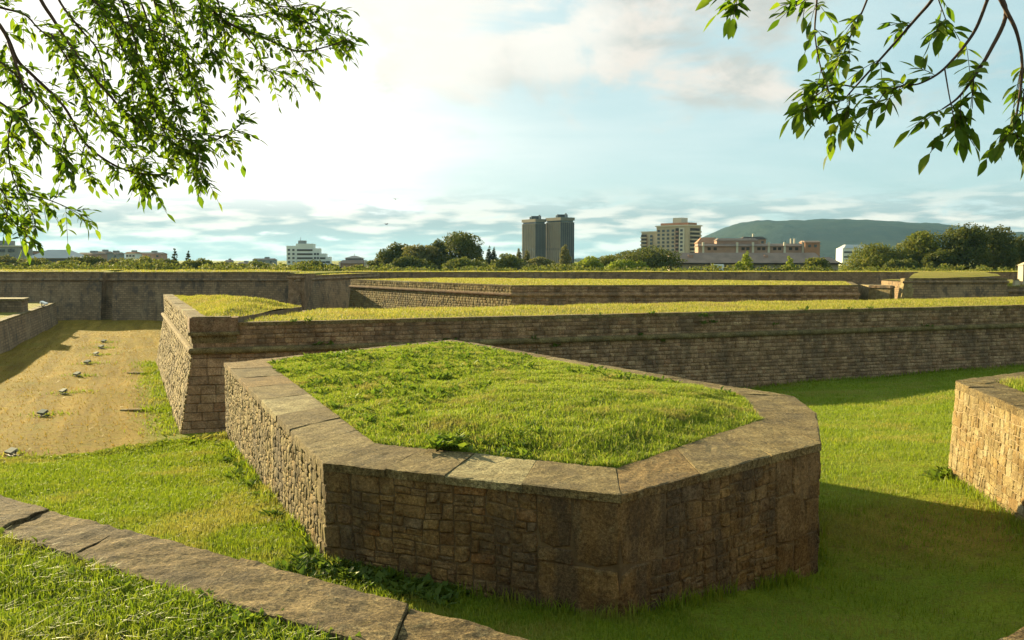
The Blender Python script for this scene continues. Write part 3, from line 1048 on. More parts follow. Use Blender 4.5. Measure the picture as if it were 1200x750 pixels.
for s_ in (0, 1):
    o0, o1, i0, i1 = out_line[s_], out_line[s_ + 1], in_line[s_], in_line[s_ + 1]
    ins = (i0 - o0).normalized() * 0.03
    m = MB()
    m.hexa([(*(o0 + ins), 1.9), (*(i0 - ins), 1.9), (*(i1 - ins), 1.9), (*(o1 + ins), 1.9)], [(*(o0 + ins), ZF - 0.16), (*(i0 - ins), ZF - 0.16), (*(i1 - ins), ZF - 0.16), (*(o1 + ins), ZF - 0.16)])
    m.build('wall_core', M_BLOCK, par)
    coping_run(par, o0, o1, i0, i1, ZF, 0.17, 0.95, M_COPE_FRONT, 61 + s_, gap=0.007, nu=26, nv=15, rough=0.011)
terr_poly = [in_line[0], in_line[1], in_line[2], Vector((14, -6)), Vector((-18, -6))]
def terr_z(x, y):
    x = np.asarray(x); y = np.asarray(y)
    return ZF - 0.035 + 0.02 * np.sin(x * 2.1) * np.cos(y * 1.7)
t_ = poly_grid('terrace', [(p.x, p.y) for p in terr_poly][::-1], 0.6, terr_z, M_SOIL)
tag(t_, kind='structure')
tp = [(p.x, p.y) for p in terr_poly][::-1]
m = rings_mesh([(tp, 1.9), (tp, ZF - 0.25)])
tb = m.build('terrace_earth', M_SOIL)
tag(tb, kind='structure')

# foreground grass on the terrace
near_poly = [in_line[0], in_line[1], Vector((in_line[1].x + 0.4, 2.0)), Vector((-3.5, 2.0)), Vector((-9, 7))]
near_poly = [(p.x, p.y) for p in near_poly]
x, y = sample_poly(near_poly, 5200, 71)
hh = 0.05 + 0.04 * RNG.random(len(x)) + 0.05 * np.clip(clump(x, y, 1.6, 1.7), -0.4, 1)
P = np.stack([x, y, terr_z(x, y) - 0.008], 1)
g = blades('grass', P, np.clip(hh, 0.025, 0.2), 0.006 + 0.004 * RNG.random(len(x)), M_LUSH, 0.7, 72)
tag(g, 'short uneven grass on the terrace at the bottom left corner', 'grass', kind='stuff')


# weeds creeping over the inner edge of the coping
xs_, ys_ = [], []
rs = random.Random(5)
for i in range(1300):
    k = rs.random(); off = abs(rs.gauss(0, 0.24)) - 0.04
    p = in_line[0].lerp(in_line[1], 0.52 + 0.46 * k) + n1 * off
    # denser towards the right
    if rs.random() < 0.06 + 0.94 * sstep(-1.9, -0.9, p.x):
        xs_.append(p.x); ys_.append(p.y)
me = leaf_clumps('weeds', xs_, ys_, [ZF - 0.02] * len(xs_), [rs.uniform(0.022, 0.058) for _ in xs_], M_WEED, 6)
tag(link(bpy.data.objects.new('weeds', me)), 'bright yellow green broad leaved weeds along the inner edge of the bottom coping', 'weeds', kind='stuff')

# ------------------------------------------------------------------ grass of the berm, left of the bastion
def field(name, poly, dens, seed, h0, h1, wd, mat, label, fall=None, simple=False, keep=None, lean=0.5, cl=0.05):
    x, y = sample_poly(poly, dens, seed, fall)
    k = ~in_poly(x, y, [(p.x, p.y) for p in outer])
    if keep is not None: k &= keep(x, y)
    x, y = x[k], y[k]
    rg = np.random.default_rng(seed + 1)
    h = h0 + (h1 - h0) * rg.random(len(x)) + cl * np.clip(clump(x, y, 0.8, seed * 1.1), -0.6, 1)
    P = np.stack([x, y, gz(x, y) - 0.01], 1)
    o = blades(name, P, np.clip(h, 0.03, 0.5), wd * (0.6 + 0.06 * np.hypot(x, y)), mat, lean, seed + 2, simple)
    return tag(o, label, 'grass', kind='stuff')

outside = lambda x, y: ((x - out_line[1].x) * -n1.x + (y - out_line[1].y) * -n1.y) > 0.05
berm_poly = [(-15, 13), (-2, 5.0), (0.8, 3.4), (1.6, 4.0), (2.2, 9), (2, 11), (-2, 13.5), (-6.5, 25.5), (-9, 24.5)]
field('grass', berm_poly, 1500, 81, 0.05, 0.11, 0.008, M_LUSH, 'fresh green grass on the slope left of the foreground bastion',
      keep=lambda x, y: outside(x, y) & (((x + 8.3) * -0.66 + (y - 22.8) * 0.75) < 0.6), fall=lambda d: np.clip(1.25 - d / 40, 0.3, 1))
right_poly = [(0.8, 3.6), (2.0, 4.2), (6, 5.0), (14, 12), (28, 24), (45, 56), (12, 45.5), (2.5, 41), (4, 30), (5, 14), (1.7, 10.9), (1.5, 4.0)]
field('grass', right_poly, 420, 84, 0.05, 0.11, 0.010, M_LUSH, 'smooth green lawn sloping down right of the foreground bastion',
      fall=lambda d: np.clip(1.1 - d / 55, 0.25, 1), simple=True)
x, y = [], []
rs = random.Random(8)
for i in range(900):
    # bank of taller weeds along the lip of the berm
    t = rs.random(); px_ = -12.5 + 5.8 * t; py_ = 22.8 + (px_ + 8.3) * 0.88
    o_ = rs.gauss(0.1, 0.35)
    x.append(px_ - 0.66 * o_); y.append(py_ + 0.75 * o_)
x = np.array(x); y = np.array(y)
me = leaf_clumps('weeds', x, y, gz(x, y), np.random.default_rng(4).uniform(0.05, 0.17, len(x)) * (0.6 + 0.5 * sstep(-11.5, -7.5, x)), M_LUSH, 9)
tag(link(bpy.data.objects.new('weeds', me)), 'rank weeds along the lip of the slope above the dry ditch', 'weeds', kind='stuff')
x, y = [], []
for i in range(300):
    t = rs.random()
    b0_, b1_ = Vector(PB[:2]), Vector(PC[:2])
    p = b0_.lerp(b1_, t * 0.6 - 0.08) + Vector((-0.41, -0.91)) * abs(rs.gauss(0.12, 0.25))
    x.append(p.x); y.append(p.y)
for i in range(60):
    p = Vector(PA[:2]).lerp(Vector(PB[:2]), 0.1 + 0.9 * rs.random()) + Vector((-0.92, -0.38)) * abs(rs.gauss(0.05, 0.2))
    x.append(p.x); y.append(p.y)
x = np.array(x); y = np.array(y)
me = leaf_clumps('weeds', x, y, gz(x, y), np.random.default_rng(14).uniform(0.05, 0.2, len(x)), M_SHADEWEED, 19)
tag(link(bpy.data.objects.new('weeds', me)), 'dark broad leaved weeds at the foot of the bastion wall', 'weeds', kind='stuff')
# one bright weed on the bastion top, one at the foot of the right-hand wall
for (px, py, zz, sz, lab) in ((523, 522, ZB + 0.05, 0.28, 'bright yellow green weed growing by the front coping of the bastion'), (1108, 568, None, 0.34, 'bright weed clump at the foot of the pale right hand wall')):
    p = at_z(px, py, zz if zz else 2.15)
    n_ = 26
    rg = np.random.default_rng(px)
    x, y = rg.normal(p.x, 0.12, n_), rg.normal(p.y, 0.12, n_)
    z = np.full(n_, p.z - 0.02) if zz else gz(x, y)
    me = leaf_clumps('weed', x - p.x, y - p.y, z - p.z, np.full(n_, sz * 0.7), M_WEED, px, (5, 9))
    o = link(bpy.data.objects.new('weed', me)); o.location = p
    tag(o, lab, 'weed')

# ------------------------------------------------------------------ battered fortress walls
def cordon(poly, z, idx, r, mat, parent, name='cordon'):
    """half-round string course along the edges idx of a ccw polygon"""
    n = len(poly)
    m = MB()
    prof = [(-0.05, -r), (r * 0.6, -r * 0.85), (r, -r * 0.3), (r, r * 0.3), (r * 0.6, r * 0.85), (-0.05, r)]
    rings = [offset_poly(poly, o) for o, _ in prof]
    for i in idx:
        a, b = i, (i + 1) % n
        vs = [(rings[k][a].x, rings[k][a].y, z + prof[k][1]) for k in range(6)] + [(rings[k][b].x, rings[k][b].y, z + prof[k][1]) for k in range(6)]
        fs = [(k, 6 + k, 7 + k, k + 1) for k in range(5)] + [tuple(range(6))[::-1][::-1], tuple(range(6, 12))[::-1]]
        m.add(vs, fs)
    return m.build(name, mat, parent)


# --- the big ravelin behind the bastion
ZM, ZMP, ZMC = 4.2, 4.42, 3.12
mA = at_z(192, 345, ZMP); mB = at_z(225, 372, ZMP); mC = at_z(270, 372.6, ZMP)
mK = at_z(356, 357.5, ZMP)                   # back end of the step
mR = at_z(1200, 357.6, ZM); mS = at_z(270, 378, ZM)
mdir = (mR - mS).normalized()
mC = Vector((mS.x, mS.y, ZMP))
mR2 = mS + mdir * 62
rav = empty('ravelin', (mB.x + 8, mB.y + 6, 0), 'long stone ravelin with projecting corner behind the foreground bastion', 'fortification')
back_n = Vector((-mdir.y, mdir.x))
mT = Vector((mR2.x, mR2.y)) + back_n * 8.5
mU = Vector((mK.x, mK.y)) + Vector((0.6, 0.6))
rav_poly = [Vector(mA[:2]), Vector(mB[:2]), Vector(mC[:2]), Vector(mR2[:2]), mT, mU]
BAT = 0.16
base_h = ZMC + 0.5
bat = [base_h * BAT, base_h * BAT, base_h * BAT, 0, 0, 0]
bat_poly = offset_poly(rav_poly, bat)
core_in = [-0.05] * 6
def ins(poly, d): return offset_poly(poly, d)
rings_mesh([(ins(bat_poly, -0.05), -0.5), (ins(rav_poly, -0.05), ZMC), (ins(rav_poly, -0.05), ZM - 0.12)]).build('wall_core', M_MORTAR_G, rav)
b3 = [Vector((p.x, p.y, -0.5)) for p in bat_poly]
c3 = [Vector((p.x, p.y, ZMC)) for p in rav_poly]
t3 = [Vector((p.x, p.y, ZM - 0.12)) for p in rav_poly]
tp3 = [Vector((p.x, p.y, ZMP - 0.15)) for p in rav_poly]
recs = []
recs += courses(b3[0], b3[1], c3[0], c3[1], (0.11, 0.22), (0.18, 0.5), 0.13, 0.045, ('low', M_RUBBLE), 101, 0.02, 0.06, jit=0.04)
recs += courses(c3[0], c3[1], tp3[0], tp3[1], (0.12, 0.2), (0.2, 0.5), 0.13, 0.03, ('low', M_RUBBLE), 102, 0.018, 0.04, jit=0.03)
qn = courses(b3[1], b3[2], c3[1], c3[2], (0.28, 0.38), (0.5, 0.95), 0.10, 0.025, 'ashlar', 103, 0.010)
recs_q = [(s * 50, m_, k) for s, m_, k in qn]
recs_q += [(s * 50, m_, k) for s, m_, k in courses(c3[1], c3[2], tp3[1], tp3[2], (0.32, 0.36), (0.6, 1.0), 0.10, 0.03, 'ashlar', 104, 0.012)]
recs += recs_q
recs += courses(b3[2], b3[3], c3[2], c3[3], (0.13, 0.24), (0.16, 0.5), 0.08, 0.010, 'low', 105, 0.014, 0.035, jit=0.02)
recs += courses(c3[2], c3[3], t3[2], t3[3], (0.17, 0.25), (0.2, 0.5), 0.08, 0.008, 'low', 106, 0.012, 0.01, jit=0.01)
place_stones(rav, recs, M_GREY, seed=3)
cordon(ins(rav_poly, 0.04), ZMC, [0, 1, 2], 0.13, M_COPE, rav)
# corner cap: two mouldings under an overhanging block
cap = [rav_poly[1] + (rav_poly[0] - rav_poly[1]).normalized() * 0.9, rav_poly[1], rav_poly[2], rav_poly[2] + (rav_poly[3] - rav_poly[2]).normalized() * 0.18]
def cap_ring(z0, z1, off, name, mat):
    q = [cap[0], cap[1], cap[2], cap[3], (cap[3] + Vector((-0.2, 0.9))), (cap[0] + Vector((0.7, 0.3)))]
    q = offset_poly(q, [off, off, off, off, 0, 0])
    rings_mesh([(q, z0), (offset_poly(q, [0.012] * 6), (z0 + z1) / 2), (q, z1)]).build(name, mat, rav)
cap_ring(ZMP - 0.56, ZMP - 0.02, 0.10, 'corner_cap', M_GREY)
cap_ring(ZMP - 0.70, ZMP - 0.565, 0.16, 'corner_moulding', M_COPE)
cap_ring(ZMP - 1.0, ZMP - 0.72, 0.035, 'corner_band', M_COPE)
# coping and turf: the raised corner platform and the long terrace
def run_in(a, b, wd):
    t = (Vector(b) - Vector(a)).normalized(); return Vector((-t.y, t.x)) * wd
for a, b, z, ln, wd, sd in ((rav_poly[0], rav_poly[1], ZMP, 1.5, 0.55, 111), (rav_poly[1], rav_poly[2], ZMP + 0.012, 0.8, 0.5, 112), (rav_poly[2] + (rav_poly[3] - rav_poly[2]).normalized() * 0.2, rav_poly[3], ZM, 1.3, 0.42, 113)):
    ii = run_in(a, b, wd); oo = -run_in(a, b, 0.03)
    coping_run(rav, a + oo, b + oo, a + ii, b + ii, z, 0.15, ln, M_COPE, sd, nu=3, nv=3, rough=0.008)
plat = offset_poly([rav_poly[0], rav_poly[1], rav_poly[2], Vector(mK[:2]), Vector(mK[:2]) + Vector((-3.5, 5.0))], [-0.5, -0.45, -0.05, -0.1, 0])
def plat_z(x, y):
    d = edge_dist(x, y, [(p.x, p.y) for p in plat])
    return ZMP - 0.05 + 0.20 * sstep(0, 1.5, d) + 0.28 * sstep(0.5, 4, d) + 0.06 * np.sin(x * 1.1) * np.cos(y * 0.9)
rings_mesh([([tuple(p) for p in plat], ZM - 0.15), ([tuple(p) for p in plat], ZMP - 0.07)]).build('platform_step', M_MORTAR_G, rav)
poly_grid('platform_turf', [(p.x, p.y) for p in plat], 0.6, plat_z, M_TURF, rav)
terr = offset_poly(rav_poly[2:6], [-0.40, 0, -0.1, -0.12])
def terr2_z(x, y):
    t = ((x - mS.x) * back_n.x + (y - mS.y) * back_n.y)
    return ZM - 0.05 + 0.07 * sstep(0.3, 4.5, t) - 0.05 * sstep(6, 8.5, t) + 0.045 * np.sin(x * 0.8) * np.sin(y * 0.7 + x * 0.3)
poly_grid('terrace_turf', [(p.x, p.y) for p in terr], 0.9, terr2_z, M_TURF, rav)
for poly, zf, dens, sd, lab in ((plat, plat_z, 260, 121, 'yellowish grass on the raised corner platform of the ravelin'), (terr, terr2_z, 150, 124, 'long strip of rough grass along the top of the ravelin wall')):
    pl = [(p.x, p.y) for p in poly]
    x, y = sample_poly(pl, dens, sd)
    hgt = 0.05 + 0.09 * RNG.random(len(x)) ** 2 + 0.08 * np.clip(clump(x, y, 0.7, sd), -0.4, 1)
    P = np.stack([x, y, zf(x, y) - 0.01], 1)
    o = blades('grass', P, np.clip(hgt, 0.05, 0.4), 0.03 + 0.01 * RNG.random(len(x)), M_BLMIX, 0.5, sd + 1, True)
    tag(o, lab, 'grass', kind='stuff')

rg = np.random.default_rng(55); X, Y, Z, SZ = [], [], [], []
for k in rg.random(26):
    p = mS + mdir * (1 + 34 * k); X.append(p.x + mdir.y * .1); Y.append(p.y - mdir.x * .12)
    Z.append(ZMC + .1 if rg.random() < .45 else (ZM - .02 if rg.random() < .5 else ZM - rg.uniform(.2, 3))); SZ.append(rg.uniform(.12, .3))
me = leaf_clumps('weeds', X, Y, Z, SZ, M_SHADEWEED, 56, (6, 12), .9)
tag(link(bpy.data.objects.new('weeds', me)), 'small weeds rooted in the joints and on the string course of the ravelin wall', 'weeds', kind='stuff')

# --- second work further back, one face in the sun
ZN, ZNC = 4.45, 3.62
nK0 = at_z(600, 334.3, ZN); nK1 = at_z(618, 334.3, ZN)
nL = at_d(411, 330, 107.0); nR = at_z(1006, 334.0, ZN)
n_poly = [Vector(nL[:2]), Vector(nK0[:2]), Vector(nK1[:2]), Vector(nR[:2]), Vector((nR.x + 4, nR.y + 13)), Vector((nL.x + 12, nL.y + 8))]
cnt = empty('counterguard', (nK0.x, nK0.y, 0), 'distant stone outwork with sunlit left face and grass top beyond the ravelin', 'fortification')
nb = offset_poly(n_poly, [0.6, 0.6, 0.6, 0.6, 0, 0])
rings_mesh([(ins(nb, -0.05), -0.5), (ins(n_poly, -0.05), ZNC), (ins(n_poly, -0.05), ZN - 0.1)]).build('wall_core', M_MORTAR_G, cnt)
B = [Vector((p.x, p.y, -0.5)) for p in nb]; C = [Vector((p.x, p.y, ZNC)) for p in n_poly]; T = [Vector((p.x, p.y, ZN - 0.1)) for p in n_poly]
recs = []
for i, mt in ((0, M_RUBBLE), (1, M_GREY), (2, M_GREY), (3, M_RUBBLE)):
    kb = 0.42     # the foot of the wall stands hidden in the ditch
    recs += courses(B[i].lerp(C[i], kb), B[i + 1].lerp(C[i + 1], kb), C[i], C[i + 1], (0.17, 0.26), (0.25, 0.7), 0.1, 0.02, ('low', mt), 140 + i, 0.02, jit=0.015)
    recs += courses(C[i], C[i + 1], T[i], T[i + 1], (0.2, 0.26), (0.3, 0.7), 0.1, 0.02, ('low', mt), 150 + i, 0.02, jit=0.015)
place_stones(cnt, recs, M_GREY, limit=0)
cordon(ins(n_poly, 0.03), ZNC, [0, 1, 2, 3], 0.15, M_GREY, cnt)
for i in range(4):
    a, b = n_poly[i], n_poly[i + 1]; ii = run_in(a, b, 0.5); oo = -run_in(a, b, 0.04)
    coping_run(cnt, a + oo, b + oo, a + ii, b + ii, ZN, 0.13, 2.0, M_COPE, 160 + i, nu=3, nv=3, rough=0.006)
ntop = offset_poly(n_poly, [-0.5, -0.5, -0.5, -0.5, 0, 0])
def n_z(x, y):
    d = edge_dist(x, y, [(p.x, p.y) for p in ntop]); return ZN - 0.04 + 0.04 * sstep(0, 4, d) + 0.04 * np.sin(x * 0.9) * np.cos(y * 0.7)
poly_grid('turf', [(p.x, p.y) for p in ntop], 1.2, n_z, M_TURF, cnt)
x, y = sample_poly([(p.x, p.y) for p in ntop], 45, 171)
o = blades('grass', np.stack([x, y, n_z(x, y) - .01], 1), 0.05 + 0.10 * RNG.random(len(x)), 0.06 + 0 * x, M_BLMIX, 0.5, 172, True)
tag(o, 'grass strip on top of the distant outwork with the sunlit face', 'grass', kind='stuff')


# --- the main rampart at the back
def far_rampart(pts, ztop, zc, depth, label, bank, name='rampart_wall', group=None, seed=0, mat=None, bank_slope=2.2):
    """pts: plan polyline of the top front edge, left to right"""
    mat = mat or M_FAR
    pts = [Vector(p[:2]) for p in pts]
    back = [p + Vector((0.0, depth)) for p in pts][::-1]
    poly = pts + back
    n = len(pts)
    e = empty(name, (pts[0].x, pts[0].y, 0), label, 'wall', group)
    off = [0.75] * (n - 1) + [0] * (n + 1)
    bp = offset_poly(poly, off)
    rings_mesh([(bp, -0.6), (poly, zc), (poly, ztop)]).build('masonry', mat, e)
    cordon(offset_poly(poly, 0.03), zc, list(range(n - 1)), 0.16, mat, e)
    for i in range(n - 1):
        a, b = poly[i], poly[i + 1]; ii = run_in(a, b, 0.55); oo = -run_in(a, b, 0.05)
        coping_run(e, a + oo, b + oo, a + ii, b + ii, ztop + 0.12, 0.13, 6.0, M_COPE, seed + i, nu=3, nv=2, rough=0.006)
    tp = offset_poly(poly, [-0.6] * (n - 1) + [0] * (n + 1))
    def z_(x, y):
        d = np.full(np.shape(x), 1e9)
        for i in range(n - 1):
            a, b = tp[i], tp[i + 1]; t = (b - a).normalized()
            dd = (x - a.x) * -t.y + (y - a.y) * t.x
            d = np.minimum(d, np.abs(dd))
        return ztop + 0.05 + bank * sstep(0, bank_slope, d) + 0.04 * np.sin(x * 0.8)
    poly_grid('turf', [(p.x, p.y) for p in tp], 2.0, z_, M_TURF, e)
    x, y = sample_poly([(p.x, p.y) for p in tp], 22, seed + 3)
    k = y < (min(p.y for p in tp) + 14)
    x, y = x[k], y[k]
    if len(x):
        g_ = blades('grass', np.stack([x, y, z_(x, y) - .01], 1), 0.05 + 0.12 * np.random.default_rng(seed).random(len(x)), 0.09 + 0 * x, M_BLMIX, 0.5, seed + 4, True, parent=e)
        g_['kind'] = 'stuff'
    return e


dO = 104.0
far_rampart([at_d(-520, 310, dO), at_d(119, 310, dO)], 5.20, 4.45, 7, 'far rampart wall behind the dry ditch, left of the dark vertical slot', 0.22, seed=200)
far_rampart([at_d(119, 310, dO + 1.2), at_d(132, 310, dO + 1.2)], 5.05, 4.4, 5, 'dark stained slot of masonry between the two far rampart walls', 0.12, seed=210)
far_rampart([at_d(132, 310, dO - 0.3), at_d(338, 310, dO - 2.0)], 5.20, 4.45, 7, 'far rampart wall ending right behind the ravelin corner platform', 0.18, seed=220)
far_rampart([at_d(338, 310, dO - 2.6), at_d(356, 310, dO - 3.2)], 5.05, 4.75, 6, 'pale narrow corner pier of the far rampart below the white apartment block', 0.12, seed=230, mat=M_GREY)
far_rampart([at_d(356, 310, dO - 1.5), at_d(380, 310, 110), at_d(442, 310, 127)], 4.78, 4.45, 12, 'lower far bastion face left of the sunlit outwork', 0.10, seed=240)
far_rampart([at_d(395, 310, 130), at_d(1900, 310, 130)], 4.86, 3.2, 6, 'long plain far rampart wall running along below the trees', 0.10, seed=250)

# --- bastion at the right with buttressed flank
ZP, ZPC = 4.85, 4.62
pK = at_d(1061, 310, 85); pR = at_d(1181, 310, 86); pLft = at_d(1023, 310, 87.9)
rb = empty('corner_bastion', (pK.x, pK.y, 0), 'far bastion at the right edge with a sunlit buttressed flank', 'fortification')
poly = [Vector(pK[:2]), Vector(pR[:2]), Vector((pR.x + 6, pR.y + 16)), Vector((pK.x + 8, pK.y + 16))]
bp = offset_poly(poly, [0.7, 0.3, 0, 0.7])
rings_mesh([(bp, -0.6), (poly, ZPC), (poly, ZP)]).build('masonry', M_FAR, rb)
cordon(offset_poly(poly, 0.03), ZPC, [0, 1, 3], 0.14, M_FAR, rb)
a, b = poly[0], poly[1]
coping_run(rb, a - run_in(a, b, .05), b - run_in(a, b, .05), a + run_in(a, b, .5), b + run_in(a, b, .5), ZP + 0.13, 0.14, 2.5, M_COPE, 300, nu=3, nv=2)
tp = offset_poly(poly, [-0.5, -0.5, 0, -0.2])
def p_z(x, y):
    return ZP + 0.05 + 0.30 * sstep(poly[0].y, poly[0].y + 5, y) + 0.15 * sstep(38, 43, x) + 0.04 * np.sin(x * 1.3)
poly_grid('turf', [(p.x, p.y) for p in tp], 1.2, p_z, M_TURF, rb)
# corner quoin: the sunlit edge is put into its paler colour
m = MB()
q0 = poly[0]; qb = bp[0]
rsq = random.Random(4)
z = -0.5
while z < ZP:
    h_ = 0.42; k0 = min(1, (z + 0.6) / (ZPC + 0.6)); k1 = min(1, (z + h_ + 0.6) / (ZPC + 0.6))
    c0 = qb.lerp(q0, k0) + Vector((0.25, 0.3)); c1 = qb.lerp(q0, k1) + Vector((0.25, 0.3))
    ww = rsq.choice((0.75, 0.95))
    m = MB(); m.hexa([(c0.x - .33, c0.y - .36, z), (c0.x + ww - .3, c0.y - .36, z), (c0.x + ww - .3, c0.y + .5, z), (c0.x - .33, c0.y + .5, z)], [(c1.x - .33, c1.y - .36, z + h_ - .02), (c1.x + ww - .3, c1.y - .36, z + h_ - .02), (c1.x + ww - .3, c1.y + .5, z + h_ - .02), (c1.x - .33, c1.y + .5, z + h_ - .02)])
    m.build('quoin_stone', M_PALE, rb); z += h_
# the flank: low wall with three sloping buttresses
fl = [Vector(pLft[:2]), Vector((pK.x - 0.6, pK.y + 0.8)), Vector((pK.x + 1.2, pK.y + 6)), Vector((pLft.x + 1.0, pLft.y + 6))]
rings_mesh([(offset_poly(fl, [0.7, 0, 0, 0]), -0.6), (fl, 4.2)]).build('flank_wall', M_PALE, rb)
for i in range(3):
    k = 0.16 + 0.3 * i
    p = fl[0].lerp(fl[1], k); t = (fl[1] - fl[0]).normalized(); nn = Vector((t.y, -t.x))
    m = MB(); hw = t * 0.42
    bo = [p - hw + nn * 1.25, p + hw + nn * 1.25, p + hw - nn * .1, p - hw - nn * .1]; to = [p - hw + nn * .35, p + hw + nn * .35, p + hw - nn * .1, p - hw - nn * .1]
    m.hexa([(*q, -0.5) for q in bo], [(*q, 4.05) for q in to]); m.build('buttress', M_PALE, rb)
    m = MB(); c = p + nn * .1; m.box((c.x, c.y, 4.06), 1.0, 0.75, 0.22, math.atan2(t.y, t.x), 0.8); m.build('buttress_cap', M_FAR, rb)
# wall that goes on to the right, with the small pale marker and the sentry post on it
far_rampart([at_d(1181, 310, 88), at_d(1750, 310, 88)], 4.05, 3.7, 30, 'lower stretch of far wall at the right edge below the sentry post', 0.1, seed=310)
M_WHITE = plain('pale stone of the post', (0.46, 0.38, 0.25), 0.6, 0.08, 1.0)
M_ORANGE = plain('orange brick', (0.45, 0.20, 0.075), 0.8, 0.2, 3)
p = at_d(1198.5, 310, 90.5); post = empty('sentry_post', (p.x, p.y, 4.1), 'pale sentry post with orange side at the far right edge', 'sentry post')
m = MB(); m.box((p.x + 0.25, p.y, 4.1), 0.9, 0.9, 2.0); m.build('body', M_WHITE, post)
m = MB(); m.box((p.x + 0.42, p.y - 0.46, 4.35), 0.45, 0.06, 1.4); m.build('door_panel', M_ORANGE, post)
m = MB(); m.box((p.x + 0.25, p.y, 6.1), 1.1, 1.1, 0.3, 0, 0.25); m.build('roof', M_WHITE, post)
p = at_d(1191.5, 310, 90); mk = empty('marker_post', (p.x, p.y, 4.1), 'small white block left of the sentry post', 'post')
m = MB(); m.box((p.x, p.y, 4.1), 0.5, 0.4, 0.6, 0, 0.8); m.build('body', M_WHITE, mk)
m = MB(); m.box((p.x, p.y, 4.7), 0.52, 0.44, 0.10, 0, 0.7); m.build('cap', M_COPE, mk)

# --- low walls at the left edge of the ditch
lw = empty('low_wall', (-42, 82, 0), 'low stone wall along the left side of the dry ditch', 'wall')
lA = at_z(66, 380, 0); lB = at_z(18, 401, 0); lC = at_z(0, 411, 0)
lD = lC + (lC - lB).normalized() * 22
ztop = 2.15
fp = [Vector(p[:2]) for p in (lD, lC, lA)]
polyL = [fp[0], fp[2], fp[2] + Vector((-14, 1)), fp[0] + Vector((-20, 8))]
bpL = offset_poly(polyL, [0.2, 0.2, 0, 0])
rings_mesh([(bpL, -0.5), (polyL, ztop)]).build('masonry', M_FAR, lw)
a, b = polyL[0], polyL[1]
coping_run(lw, a - run_in(a, b, .05), b - run_in(a, b, .05), a + run_in(a, b, .5), b + run_in(a, b, .5), ztop + .12, .14, 2.2, M_COPE, 330, nu=3, nv=2)
a, b = polyL[1], polyL[2]
coping_run(lw, a - run_in(a, b, .05), b - run_in(a, b, .05), a + run_in(a, b, .5), b + run_in(a, b, .5), ztop + .123, .14, 2.2, M_COPE, 331, nu=3, nv=2)
tl = offset_poly(polyL, [-0.5, -0.5, 0, 0])
poly_grid('turf', [(p.x, p.y) for p in tl], 1.5, lambda x, y: ztop + 0.06 + 0.04 * np.sin(x), M_TURF, lw)
ub = empty('stone_redoubt', (-44, 80, 2), 'raised flat topped stone block on the low wall at the left edge', 'wall')
u1 = at_d(33, 310, 84); u0 = at_d(-60, 310, 70)
dl = (fp[2] - fp[0]).normalized()
pu = fp[1].lerp(fp[2], 0.46)
polyU = [pu - dl * 22 + Vector((-3.2, 0)), pu - dl * 3 + Vector((-3.2, 0)), pu - dl * 3 + Vector((-.15, 0)), pu + Vector((-.15, 0)), pu + Vector((-11, 0)), pu - dl * 22 + Vector((-11, 0))]
rings_mesh([(polyU, 1.5), (polyU, 3.2)]).build('masonry', M_FAR, ub)
rings_mesh([(offset_poly(polyU, 0.12), 3.2), (offset_poly(polyU, 0.12), 3.38)]).build('coping', M_COPE, ub)

# --- pale wall at the right edge
ZQ = 4.2
q0 = at_d(1120, 448, 18.6); q1 = at_d(1201, 466, 15.0)
qd = (Vector(q1[:2]) - Vector(q0[:2])).normalized()
qN = Vector(q0[:2]); qS = qN + qd * 9
qB = qN + Vector((0.83, 0.56)) * 9
rw = empty('side_wall', (qN.x, qN.y - 2, 2.2), 'sunlit pale ashlar wall end at the right edge of the lawn', 'wall')
polyQ = [qN, qS, qS + Vector((8, 2)), qB]
bQ = offset_poly(polyQ, [0.16, 0, 0, 0.1])
rings_mesh([(offset_poly(bQ, -0.010), 1.4), (offset_poly(polyQ, -0.010), ZQ - 0.14)]).build('wall_core', M_MORTAR_L, rw)
B = [Vector((p.x, p.y, 1.7)) for p in bQ]; T = [Vector((p.x, p.y, ZQ - 0.14)) for p in polyQ]
rs = random.Random(351); Lq = (B[1] - B[0]).length; Hq = ZQ - .14 - 1.7
rects = guillotine(0, .55, 0, Hq, (0.55, 0.42), (0.4, 0.3), rs, (.3, .45)) + guillotine(.55, Lq, 0, Hq, (0.6, 0.30), (0.2, 0.13), rs, (.3, .55))
recs = warped(B[0], B[1], T[0], T[1], rects, 0.05, 1.8, 0.010, 0.1, 0.006, M_PALE, 351)
recs += courses(B[3], B[0], T[3], T[0], (0.26, 0.36), (0.4, 0.8), 0.2, 0.03, 'ashlar', 352, 0.014)
place_stones(rw, recs, M_PALE, limit=300, seed=9)
a, b = polyQ[0], polyQ[1]
coping_run(rw, a - run_in(a, b, .02), b - run_in(a, b, .02), a + run_in(a, b, .75), b + run_in(a, b, .75), ZQ, .15, 1.1, M_COPE, 353, nu=9, nv=6)
a, b = polyQ[3], polyQ[0]
coping_run(rw, a - run_in(a, b, .02), b - run_in(a, b, .02) - qd * 0, a + run_in(a, b, .6), b + run_in(a, b, .6), ZQ + 0.004, .15, 1.3, M_COPE, 354, nu=7, nv=5)
tq = offset_poly(polyQ, [-0.72, 0, 0, -0.58])
qz = lambda x, y: ZQ - 0.03 + 0.1 * sstep(0, 1.5, edge_dist(x, y, [(p.x, p.y) for p in tq]))
poly_grid('turf', [(p.x, p.y) for p in tq], 0.4, qz, M_SOIL, rw)
x, y = sample_poly([(p.x, p.y) for p in tq], 900, 360)
o = blades('grass', np.stack([x, y, qz(x, y) - .01], 1), 0.06 + 0.1 * RNG.random(len(x)), 0.014 + 0 * x, M_BLADE, 0.5, 361)
tag(o, 'patch of grass on top of the pale wall at the right edge', 'grass', kind='stuff')

